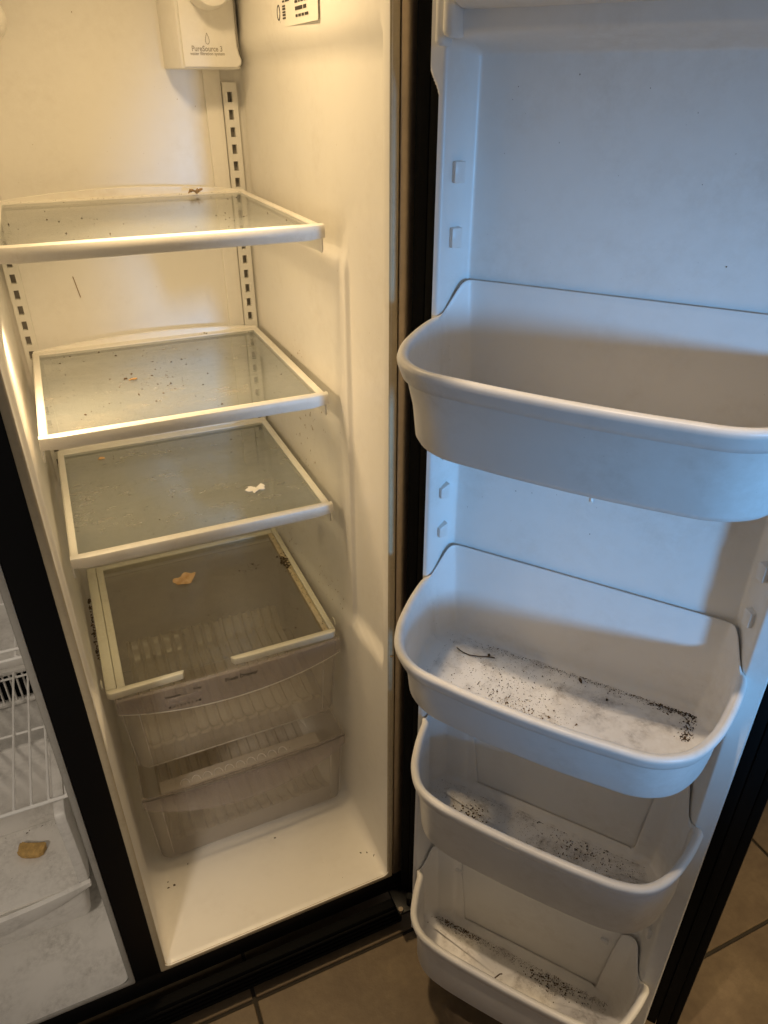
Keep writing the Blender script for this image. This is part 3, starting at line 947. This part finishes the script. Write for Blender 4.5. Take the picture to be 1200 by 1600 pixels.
bm = bmesh.new()
add_box(bm, 0.004, 0.014, -0.020, 0.004, 1.418, 1.48, 0.0048, 4)
add_box(bm, 0.0155, 0.029, -0.030, 0.004, 1.424, 1.50, 0.0065, 4)
from_bm('tray_bracket', bm, 'door', dl)
# ------------------------------------------------------------------ door bins
def catmull(P, n):
    out = []
    L = len(P)
    for i in range(L - 1):
        p0, p1, p2, p3 = P[max(i - 1, 0)], P[i], P[i + 1], P[min(i + 2, L - 1)]
        for k in range(n):
            t = k / n
            out.append(tuple(0.5 * ((2 * p1[j]) + (-p0[j] + p2[j]) * t + (2 * p0[j] - 5 * p1[j] + 4 * p2[j] - p3[j]) * t * t + (-p0[j] + 3 * p1[j] - 3 * p2[j] + p3[j]) * t ** 3) for j in range(2)))
    out.append(P[-1])
    return out

def door_bin(zr, zb, half, back_rise, label, su=0.945, sv=0.83, tabs=False, rimh=0.024, UC=0.2125, film=True):
    """zr rim height, zb underside, half: outline from the back middle to the front middle (du, v)"""
    base = dpt(UC, 0.0, zb)
    root = empty('door_bin', base, TH)
    tag(root, label, 'door bin', 'white door bins')
    back = [(0.0, -0.0392)] + [(0.02 * k, -0.0392) for k in range(1, 9)]
    if tabs: back = [(0.0, -0.0392)] + [(0.01 * k, -0.0392) for k in range(1, 17)]
    slope = [(0.1695, -0.0388), (0.1785, -0.0368), (0.1855, -0.029), (0.1935, -0.0175), (0.2005, -0.0075)]
    hp = back + catmull(slope + half, 5)
    if tabs:      # extra samples where the tab's edge drops
        hp = [p for p in back if p[0] < 0.135] + [(0.1365, -0.0392), (0.1385, -0.0392), (0.1405, -0.0392), (0.1425, -0.0392), (0.147, -0.0392), (0.152, -0.0392), (0.158, -0.0392), (0.163, -0.0392)] + catmull(slope + half, 5)
    hp0 = hp
    if tabs: hp = [(u, v - 0.0037 * sstep(-0.0365, -0.0391, v) * (1 - sstep(0.138, 0.146, u))) for u, v in hp]       # seated in the moulded panel
    full = hp + [(-u, v) for u, v in reversed(hp[1:-1])]
    sh_ = UC - 0.2125                                # the wall side stays between the dikes, the tray itself sits off centre
    full = [(u - sh_ * sstep(0.012, -0.012, v), v) for u, v in full]
    plain_ = hp0 + [(-u, v) for u, v in reversed(hp0[1:-1])]
    N = len(full)
    ctr = (0.0, 0.03)
    # inward normals
    nr = []
    for i in range(N):
        a, b = plain_[i - 1], plain_[(i + 1) % N]
        dx, dy = b[0] - a[0], b[1] - a[1]
        l = math.hypot(dx, dy) or 1
        nx, ny = -dy / l, dx / l
        p = full[i]
        if (ctr[0] - p[0]) * nx + (ctr[1] - p[1]) * ny < 0: nx, ny = -nx, -ny
        nr.append((nx, ny))
    rim, zt = [], []
    for (u, v) in full:
        k = 1 - sstep(-0.034, -0.002, v)
        rim.append(sstep(-0.012, 0.0, v))
        if tabs:
            t_ = zr + back_rise * sstep(-0.002, -0.030, v) if v > -0.034 else zr + back_rise
            t_ = zr - 0.006 * sstep(-0.018, -0.006, v) * (1 - sstep(-0.006, 0.004, v)) + back_rise * (1 - sstep(-0.031, -0.012, v))
            au = abs(u)
            if v < -0.033:
                f = sstep(0.136, 0.143, au)
                g = sstep(0.143, 0.158, au)
                t_ = (zb + 0.0085) * (1 - f) + f * (zr + back_rise - 0.010 * (1 - g))
            zt.append(t_)
        else:
            zt.append(zr + back_rise * k)
    def ringp(inset, zfun, rimy=0.0):
        out = []
        for i, (u, v) in enumerate(full):
            zz = zfun(i)
            t_ = min(1.0, max(0.0, (zz - zb) / (zr - zb)))
            ku = su + (1 - su) * t_
            kv = sv + (1 - sv) * t_
            uu = u * ku
            vv = (v + 0.0392) * kv - 0.0365
            d = inset * 1.0 + rimy * rim[i]
            out.append(Vector((uu + nr[i][0] * d, -(vv + nr[i][1] * d), zz - zb)))
        return out
    lo = lambda a: (lambda i: min(zb + a, zt[i]))
    low = 0.0085 if tabs else 0.0135
    hi = lambda a: (lambda i: max(zt[i] - a, min(zb + low, zt[i])))
    mid = lambda f: (lambda i: min(zt[i], zb + 0.012 + (max(zt[i] - rimh, zb + 0.013) - zb - 0.012) * f))
    rings = [ringp(0.016, lo(0.0)), ringp(0.008, lo(0.0015)), ringp(0.003, lo(0.005)), ringp(0.0008, lo(0.012)),
             ringp(0.0, mid(0.5), 0.0050), ringp(0.0, mid(0.99), 0.0052),
             ringp(0.0, hi(rimh - 0.0012), 0.0010), ringp(0.0, hi(rimh * 0.7), 0.0002), ringp(0.0, hi(rimh * 0.4), -0.0006), ringp(0.0, hi(0.0052), -0.0004), ringp(0.0004, hi(0.0020), 0.0008), ringp(0.0012, hi(0.0), 0.0035),
             ringp(0.0020, hi(0.0003), 0.0062), ringp(0.0028, hi(0.0028), 0.0082), ringp(0.0030, hi(0.008), 0.0086), ringp(0.003, mid(0.5), 0.0045), ringp(0.0035, lo(0.0135), 0.001),
             ringp(0.006, lo(0.0065)), ringp(0.011, lo(0.0035))]
    last = ringp(0.011, lo(0.003))
    for kk in (0.90, 0.5, 0.1):
        rings.append([Vector((p.x * kk, -0.035 + (p.y + 0.035) * kk, 0.003)) for p in last])
    o = loft('tray', rings, 'bin', root, cap0=True, cap1=True, angle=48)
    if tabs:
        for sg in (-1, 1):                           # side clips
            bm = bmesh.new()
            add_box(bm, -0.007, 0.007, -0.0035, 0.0035, -0.0045, 0.0045, 0.0022, 3)
            c_ = from_bm('clip', bm, 'bin', root)
            c_.location = (-sh_ + sg * 0.135, 0.0375, zr - zb - 0.010)
    if film:
        fr_ = [Vector((-sh_ * 0.5 + x_, -y_, 0.0036)) for x_, y_ in rrect(-0.166, 0.166, -0.024, half[-1][1] * sv - 0.034, 0.03, 6)]
        fo = from_py('grime_film', fr_, [tuple(range(len(fr_)))], 'film', root, False)
    return root

H3 = [(0.2075, 0.001), (0.2085, 0.02), (0.2035, 0.065), (0.193, 0.112), (0.173, 0.152), (0.138, 0.1765), (0.09, 0.183), (0.045, 0.186), (0.0, 0.187)]
H4 = [(0.2075, 0.001), (0.2065, 0.018), (0.1985, 0.055), (0.184, 0.096), (0.160, 0.126), (0.125, 0.1395), (0.08, 0.1435), (0.04, 0.145), (0.0, 0.1455)]
H5 = [(0.2075, 0.001), (0.2060, 0.016), (0.1975, 0.050), (0.183, 0.085), (0.156, 0.108), (0.12, 0.1165), (0.08, 0.119), (0.04, 0.120), (0.0, 0.1205)]
door_bin(1.160, 1.052, H3, 0.036, 'topmost full white door bin, deep and nearly clean, above the others', sv=0.82, film=False)
door_bin(0.798, 0.690, H3, 0.040, 'deep white door bin, dark crumbs in it, second from the top')
door_bin(0.531, 0.374, H4, 0.045, 'white door bin, grimy inside, third from the top, in shade', tabs=True, su=0.955, sv=0.80, UC=0.2225)
door_bin(0.139, -0.018, H5, 0.040, 'lowest white door bin on the door, cut off by the picture bottom', tabs=True, su=0.95, sv=0.86, UC=0.2240)

# foot of the compartment moulding at the very top of the door
tp = empty('dairy_tray', dpt(0.2125, 0.03, 1.446), TH)
tag(tp, 'underside corner of a white tray at the very top of the door', 'door tray')
secs = []
for (v_, zlo) in ((-0.034, 0.0), (0.02, 0.0), (0.05, 0.006), (0.10, 0.03), (0.15, 0.055), (0.180, 0.075), (0.188, 0.085)):
    hw_ = 0.184 if v_ < 0.12 else 0.184 - 0.05 * sstep(0.12, 0.19, v_)
    secs.append([Vector((x_, -(v_ - 0.03), z_)) for x_, z_ in rrect(-hw_, hw_, zlo, 0.135, 0.006, 3)])
loft('tray', secs, 'bin', tp)

# ------------------------------------------------------------------ loose dirt and scraps
def crumbs(name, label, pts, mat='crumb', cat='crumbs'):
    """pts: (x, y, z, size)"""
    verts, faces = [], []
    for (x, y, zz, s) in pts:
        b = len(verts)
        a0 = random.uniform(0, 6.28)
        k = 5
        el = random.uniform(0.5, 1.0) if random.random() < 0.7 else random.uniform(0.2, 0.4)
        s = s * (1.0 if el > 0.45 else 1.7)
        for q in range(k):
            a = 2 * math.pi * q / k
            rr_ = s * random.uniform(0.6, 1.15)
            px, py = rr_ * math.cos(a), rr_ * el * math.sin(a)
            verts.append((x + px * math.cos(a0) - py * math.sin(a0), y + px * math.sin(a0) + py * math.cos(a0), zz))
        for q in range(k):
            v = verts[b + q]
            verts.append((x + (v[0] - x) * 0.6, y + (v[1] - y) * 0.6, zz + s * random.uniform(0.35, 0.75)))
        for q in range(k): faces.append((b + q, b + (q + 1) % k, b + k + (q + 1) % k, b + k + q))
        faces.append(tuple(b + k + q for q in range(k)))
    o = from_py(name, verts, faces, mat, None, False)
    tag(o, label, cat, kind='stuff')
    return o

def on_door(u, v, zz): p = dpt(u, v, zz); return (p.x, p.y, p.z)
rnd = random.Random(3)
def small(a=0.0005, b=0.0016): return 0.6 * (a + (b - a) * rnd.random() ** 4)
# second bin: back edge, right corner, front patch
P, Q = [], []
zf = 0.690 + 0.0037
for k in range(150):
    u = 0.045 + 0.34 * rnd.random() ; P.append((*on_door(u, -0.020 + abs(rnd.gauss(0, 0.012)), zf), small()))
for k in range(90):
    u = rnd.gauss(0.345, 0.028); 
    if u < 0.385: P.append((*on_door(u, -0.019 + abs(rnd.gauss(0, 0.006)), zf), small(0.0006, 0.002)))
for k in range(60):
    P.append((*on_door(min(rnd.gauss(0.375, 0.008), 0.384), rnd.uniform(-0.015, 0.03), zf), small(0.0006, 0.0022)))
for k in range(120):
    P.append((*on_door(rnd.gauss(0.135, 0.045), min(max(rnd.gauss(0.05, 0.035), -0.015), 0.115), zf), small()))
for k in range(200):
    u_ = rnd.gauss(0.185, 0.030); v_ = rnd.gauss(0.092, 0.017)
    (P if rnd.random() < 0.45 else Q).append((*on_door(u_, min(v_, 0.122), zf), small(0.0006, 0.0022)))
for k in range(30):
    Q.append((*on_door(rnd.gauss(0.225, 0.008), rnd.gauss(0.104, 0.005), zf), rnd.uniform(0.0012, 0.0034)))
P.append((*on_door(0.108, -0.002, zf), 0.0035)); P.append((*on_door(0.235, -0.012, zf), 0.004)); P.append((*on_door(0.275, 0.005, zf), 0.003))
crumbs('crumbs', 'dark crumbs strewn over the floor of the second door bin', P)
crumbs('crumbs', 'tan crumbs heaped at the front of the second door bin', Q, 'crumb_tan')
hair = tube('curled_stalk', [on_door(0.062 + 0.011 * k, 0.006 + 0.006 * math.sin(k * 0.9), zf + 0.0008) for k in range(6)], 0.0007, 'crumb', None, 6)
tag(hair, 'thin curved dark stem lying among crumbs in the second door bin', 'stalk')
P, Q = [], []
zf = 0.690 + 0.0037
for k in range(700):
    P.append((*on_door(min(max(rnd.gauss(0.15, 0.06), 0.045), 0.38), min(max(rnd.gauss(0.035, 0.035), -0.018), 0.115), zf), rnd.uniform(0.0002, 0.0005)))
for k in range(420):
    t_ = rnd.random()
    P.append((*on_door(0.05 + 0.33 * t_ ** 0.6, -0.021 + abs(rnd.gauss(0, 0.004)), zf), rnd.uniform(0.0003, 0.0008)))
for k in range(420):
    Q.append((*on_door(rnd.gauss(0.185, 0.028), min(rnd.gauss(0.088, 0.018), 0.118), zf), rnd.uniform(0.0003, 0.0008)))
for k in range(170):
    Q.append((*on_door(rnd.gauss(0.19, 0.028), min(rnd.gauss(0.092, 0.013), 0.118), zf), rnd.uniform(0.0007, 0.0016)))
for k in range(45):
    Q.append((*on_door(rnd.gauss(0.222, 0.010), rnd.gauss(0.105, 0.005), zf), rnd.uniform(0.0012, 0.0030)))
for k in range(80):
    P.append((*on_door(rnd.gauss(0.355, 0.020), -0.0195 + abs(rnd.gauss(0, 0.004)), zf), rnd.uniform(0.0006, 0.0017)))
for k in range(60):
    P.append((*on_door(rnd.gauss(0.377, 0.004), rnd.uniform(-0.018, 0.028), zf), rnd.uniform(0.0006, 0.0018)))
for k in range(120):
    P.append((*on_door(rnd.gauss(0.15, 0.03), rnd.gauss(0.05, 0.02), zf), rnd.uniform(0.0005, 0.0013)))
crumbs('fine_dust', 'fine dark dust on the floor of the second door bin', P, 'crumb', 'dust')
crumbs('fine_dust', 'fine tan dust near the front of the second door bin', Q, 'crumb_tan', 'dust')
P = []
for k in range(900):
    P.append((*on_door(0.04 + 0.335 * rnd.random(), min(max(rnd.gauss(0.01, 0.03), -0.018), 0.08), 0.374 + 0.0037), rnd.uniform(0.0002, 0.0006)))
for k in range(900):
    P.append((*on_door(0.05 + 0.33 * rnd.random(), -0.021 + abs(rnd.gauss(0, 0.009)), -0.018 + 0.0037), rnd.uniform(0.0002, 0.0007)))
for k in range(150):
    P.append((*on_door(rnd.gauss(0.112, 0.017), rnd.gauss(0.030, 0.013), 0.374 + 0.0037), rnd.uniform(0.0006, 0.0020)))
for k in range(70):
    P.append((*on_door(rnd.gauss(0.285, 0.035), min(max(rnd.gauss(-0.004, 0.01), -0.018), 0.06), 0.374 + 0.0037), rnd.uniform(0.0005, 0.0016)))
for k in range(110):
    P.append((*on_door(rnd.gauss(0.285, 0.025), min(max(rnd.gauss(-0.008, 0.008), -0.021), 0.06), -0.018 + 0.0037), rnd.uniform(0.0006, 0.0022)))
for k in range(160):
    P.append((*on_door(rnd.gauss(0.10, 0.03), -0.021 + abs(rnd.gauss(0, 0.006)), -0.018 + 0.0037), rnd.uniform(0.0006, 0.0018)))
Q = [p for p in P if rnd.random() < 0.4]
P = [p for p in P if p not in set(Q)]
crumbs('fine_dust', 'fine grey dust on the floors of the two lower door bins', P, 'crumb', 'dust')
crumbs('fine_dust', 'tan crumbs mixed into the dust of the two lower door bins', Q, 'crumb_tan', 'dust')
# specks stuck to the door panel and the right wall
def stuck(name, label, pts, nrm, mat='crumb', cat='specks'):
    nrm = Vector(nrm).normalized(); a_ = nrm.cross(Vector((0, 0, 1))).normalized(); b_ = nrm.cross(a_)
    verts, faces = [], []
    for (p, sz, st_) in pts:
        p = Vector(p); b0 = len(verts); n_ = 6; ph = rnd.random() * 6.28
        for q in range(n_):
            an = ph + 2 * math.pi * q / n_; rr_ = sz * rnd.uniform(0.6, 1.2)
            verts.append(p + a_ * rr_ * math.cos(an) + b_ * rr_ * math.sin(an) * st_)
        verts.append(p + nrm * sz * 0.5)
        for q in range(n_): faces.append((b0 + q, b0 + (q + 1) % n_, b0 + n_))
    o = from_py(name, verts, faces, mat, None, False)
    return tag(o, label, cat, kind='stuff')
pts = []
for (u_, z_, s_) in ((0.295, 1.235, 0.0009), (0.13, 1.395, 0.0006), (0.07, 1.385, 0.0006), (0.11, 0.94, 0.0009), (0.21, 0.905, 0.0008), (0.17, 0.99, 0.0007)):
    pts.append((dpt(u_, PANEL + 0.0004, z_), s_, rnd.uniform(0.5, 1.6)))
for k in range(40): pts.append((dpt(rnd.uniform(0.04, 0.38), PANEL + 0.0004, rnd.uniform(0.86, 1.40)), rnd.uniform(0.0002, 0.0004), rnd.uniform(0.5, 2.5)))
stuck('wall_specks', 'scattered dark specks on the inner panel of the door', pts, VD)
pts = [(dpt(0.205, PANEL + 0.0004, 0.953), 0.0035, 1.2)]
stuck('wall_specks', 'single pale fleck on the door panel between the two upper bins', pts, VD, 'white_flake')
pts = []
for k in range(70):
    y_ = rnd.gauss(0.37, 0.05); z_ = rnd.gauss(0.86, 0.09)
    pts.append(((wall_right(y_) + 0.0115 * recess(y_, z_) - 0.0003, y_, z_), rnd.uniform(0.0003, 0.0013), rnd.uniform(0.8, 3.0)))
for k in range(60):
    y_ = rnd.uniform(0.2, 0.58); z_ = ledge(y_) + rnd.gauss(0.02, 0.02)
    pts.append(((wall_right(y_) + 0.0115 * recess(y_, z_) - 0.0003, y_, z_), rnd.uniform(0.0003, 0.0014), rnd.uniform(0.6, 2.0)))
for k in range(60):
    y_ = rnd.uniform(0.03, 0.6); z_ = rnd.uniform(0.05, 1.4)
    pts.append(((wall_right(y_) + 0.0115 * recess(y_, z_) - 0.0003, y_, z_), rnd.uniform(0.0002, 0.0007), rnd.uniform(0.6, 2.0)))
stuck('wall_specks', 'brown splashes on the right compartment wall beside the shelves', pts, (-1, 0, 0), 'stain')
pts = []
for k in range(40): pts.append(((rnd.uniform(0.03, 0.41), YB - 0.0003, rnd.uniform(0.6, 1.5)), rnd.uniform(0.0002, 0.0007), rnd.uniform(0.6, 2.0)))
stuck('wall_specks', 'a few tiny specks on the back wall', pts, (0, -1, 0), 'stain')
# third bin
P = []
zf = 0.374 + 0.0037
for k in range(110):
    P.append((*on_door(rnd.gauss(0.115, 0.022), rnd.gauss(0.052, 0.015), zf), small(0.0006, 0.002)))
for k in range(200):
    P.append((*on_door(0.04 + 0.335 * rnd.random(), min(-0.018 + abs(rnd.gauss(0, 0.03)), 0.082), zf), small(0.0005, 0.0013)))
for k in range(110):
    P.append((*on_door(rnd.gauss(0.30, 0.03), min(max(rnd.gauss(0.0, 0.012), -0.018), 0.08), zf), small(0.0006, 0.0022)))
for k in range(60):
    P.append((*on_door(rnd.gauss(0.365, 0.01), rnd.uniform(-0.005, 0.05), zf), small(0.0006, 0.002)))
crumbs('crumbs', 'dark specks all over the floor of the third door bin', P)
# lowest bin
P = []
zf = -0.018 + 0.0037
for k in range(260):
    P.append((*on_door(0.05 + 0.33 * rnd.random(), -0.019 + abs(rnd.gauss(0, 0.006)), zf), small(0.0006, 0.002)))
for k in range(140):
    P.append((*on_door(rnd.gauss(0.28, 0.03), min(max(rnd.gauss(0.0, 0.009), -0.019), 0.06), zf), small(0.0008, 0.0024)))
for k in range(120):
    P.append((*on_door(0.05 + 0.33 * rnd.random(), rnd.uniform(-0.018, 0.08), zf), small(0.0005, 0.0012)))
crumbs('crumbs', 'dark crumbs lined up along the back edge of the lowest door bin', P)
st2 = tube('curled_stalk', [on_door(0.178 + 0.004 * k, 0.045 + 0.005 * math.sin(k * 1.1) - 0.004 * k, zf + 0.001) for k in range(6)], 0.0011, 'crumb', None, 6)
tag(st2, 'small curled dark stem on the lit floor of the lowest door bin', 'stalk')
# shelves and floor
P = []
for k in range(60): P.append((rnd.uniform(0.03, 0.415), rnd.choice((0.586, 0.583)) + rnd.gauss(0, 0.002), 1.2224 + 0.0002, small(0.0005, 0.0018)))
for k in range(110): P.append((rnd.uniform(0.03, 0.415), rnd.uniform(0.21, 0.58), 1.2224 - 0.0020, small(0.0009, 0.0034)))
crumbs('crumbs', 'dark specks on the topmost glass shelf', P)
P, Q = [], []
for k in range(150): P.append((rnd.uniform(0.035, 0.41), rnd.uniform(0.215, 0.575), 0.9734 - 0.0020, small(0.0009, 0.0032)))
for k in range(60): P.append((rnd.gauss(0.20, 0.04), rnd.gauss(0.38, 0.05), 0.9734 - 0.0020, small(0.0012, 0.0044)))
for k in range(34): Q.append((rnd.gauss(0.18, 0.05), rnd.gauss(0.36, 0.04), 0.9734 - 0.0020, small(0.0006, 0.0018)))
for k in range(10): P.append((rnd.gauss(0.325, 0.008), 0.590 + rnd.gauss(0, 0.002), 0.9736, small(0.001, 0.0022)))
crumbs('crumbs', 'dark food specks on the middle glass shelf', P)
crumbs('crumbs', 'white flecks on the middle glass shelf', Q, 'white_flake')
P = []
for k in range(110): P.append((rnd.uniform(0.035, 0.41), rnd.uniform(0.215, 0.575), 0.7767 - 0.0020, small(0.0009, 0.0030)))
crumbs('crumbs', 'dark specks on the lowest glass shelf', P)
P = []
zc = 0.5019 - 0.0035
for k in range(120): P.append((rnd.uniform(0.06, 0.40), rnd.uniform(0.215, 0.57), zc, small(0.0006, 0.0026)))
for k in range(50): P.append((rnd.gauss(0.335, 0.018), rnd.gauss(0.47, 0.012), zc, small(0.0012, 0.0044)))
for k in range(260): P.append((rnd.gauss(0.4135, 0.003), rnd.uniform(0.21, 0.58), 0.5019 - 0.0024, small(0.0006, 0.0022)))
for k in range(70): P.append((rnd.gauss(0.412, 0.004), rnd.gauss(0.46, 0.014), 0.5019 - 0.0024, rnd.uniform(0.001, 0.0032)))
for k in range(90): P.append((0.0125 + rnd.gauss(0, 0.0012), rnd.uniform(0.30, 0.5), 0.4965 + rnd.gauss(0, 0.003), rnd.uniform(0.001, 0.003)))
crumbs('crumbs', 'brown grime along the frame of the crisper cover', P)
P = []
for (x, y) in ((0.265, 0.172), (0.085, 0.187), (0.041, 0.163), (0.040, 0.150), (0.052, 0.152), (0.43, 0.062), (0.418, 0.066), (0.441, 0.05)):
    P.append((x, y, 0.0122, rnd.uniform(0.0016, 0.0030)))
for k in range(30): P.append((rnd.uniform(0.03, 0.43), rnd.uniform(0.03, 0.19), 0.0122, small(0.0004, 0.001)))
crumbs('crumbs', 'a few black crumbs on the compartment floor', P)
P = []
for k in range(40): P.append((-0.105 - abs(rnd.gauss(0, 0.06)), 0.279 - abs(rnd.gauss(0, 0.004)), 0.1537, small(0.0007, 0.0026)))
for k in range(25): P.append((rnd.uniform(-0.24, -0.105), rnd.uniform(0.14, 0.27), 0.1537, small(0.0006, 0.0016)))
crumbs('crumbs', 'dark crumbs along the back of the freezer basket', P)

def flake(name, loc, rx, ry, rz, mat, label, cat, lift=0.004, seed=1, rough=0.35, n=26):
    """ragged curled scrap with thickness"""
    rg = random.Random(seed)
    out = []
    ph = [rg.uniform(0, 6.28) for _ in range(5)]
    for k in range(n):
        a = 2 * math.pi * k / n
        s = 1 + rough * (0.5 * math.sin(2 * a + ph[0]) + 0.35 * math.sin(3 * a + ph[1]) + 0.3 * math.sin(5 * a + ph[2]) + 0.22 * math.sin(9 * a + ph[3])) + rg.uniform(-0.06, 0.06)
        out.append((rx * s * math.cos(a), ry * s * math.sin(a)))
    verts, faces = [], []
    fr = (1.0, 0.7, 0.4)
    for side in (0, 1):
        for f in fr:
            for (x, y) in out:
                X_, Y_ = x * f, y * f
                h = lift * (0.5 + 0.9 * noise.noise(Vector((X_ / rx * 1.3, Y_ / ry * 1.3, seed)))) * (0.4 + 0.6 * f)
                verts.append((X_, Y_, max(0.0003, h) + (0.0012 if side == 0 else 0)))
        verts.append((0, 0, lift * 0.4 + (0.0012 if side == 0 else 0)))
    per = len(fr) * n + 1
    for side in (0, 1):
        b = side * per
        for i in range(len(fr) - 1):
            for k in range(n):
                faces.append((b + i * n + k, b + i * n + (k + 1) % n, b + (i + 1) * n + (k + 1) % n, b + (i + 1) * n + k))
        for k in range(n): faces.append((b + 2 * n + k, b + 2 * n + (k + 1) % n, b + 3 * n))
    for k in range(n): faces.append((k, (k + 1) % n, per + (k + 1) % n, per + k))
    o = from_py(name, verts, faces, mat, None, True, 60)
    o.location = loc; o.rotation_euler = (0, 0, rz)
    tag(o, label, cat)
    return o
flake('food_scrap', (0.200, 0.478, 0.4986), 0.0215, 0.0185, 0.3, 'scrap', 'peach coloured ragged food scrap lying on the crisper cover glass', 'food scrap', 0.007, 4, 0.22)
flake('paper_flake', (0.328, 0.300, 0.7748), 0.0145, 0.0115, 0.6, 'white_flake', 'torn white paper flake on the lowest glass shelf', 'paper', 0.002, 9, 0.6)
flake('pale_crumb', (0.093, 0.535, 0.7748), 0.006, 0.004, 0.2, 'scrap', 'small pale crumb near the rear left of the lowest glass shelf', 'crumb', 0.003, 5)
flake('dry_leaf', (0.335, 0.570, 1.2226), 0.0100, 0.0062, 0.4, 'leaf', 'curled dry brown scrap at the rear of the topmost glass shelf', 'leaf', 0.012, 12, 0.5)
flake('brown_crumb', (0.165, 0.385, 0.9716), 0.0075, 0.0024, 0.1, 'leaf', 'reddish brown sliver on the left of the middle glass shelf', 'crumb', 0.002, 6, 0.3)
flake('green_fleck', (0.4545, -0.0012, 0.590), 0.0024, 0.0018, 0.1, 'leaf', 'tiny dark fleck stuck to the right opening flange', 'fleck', 0.001, 8, 0.3).rotation_euler = (R(90), 0, 0)
# drip stain on the back wall
sn = tube('drip_stain', [(0.1120, 0.6352, 1.0905), (0.1133, 0.6352, 1.083), (0.1155, 0.6352, 1.068), (0.1180, 0.6352, 1.053)], 0.0007, 'stain', None, 6)
tag(sn, 'thin brown drip on the back wall between the upper shelves', 'stain')
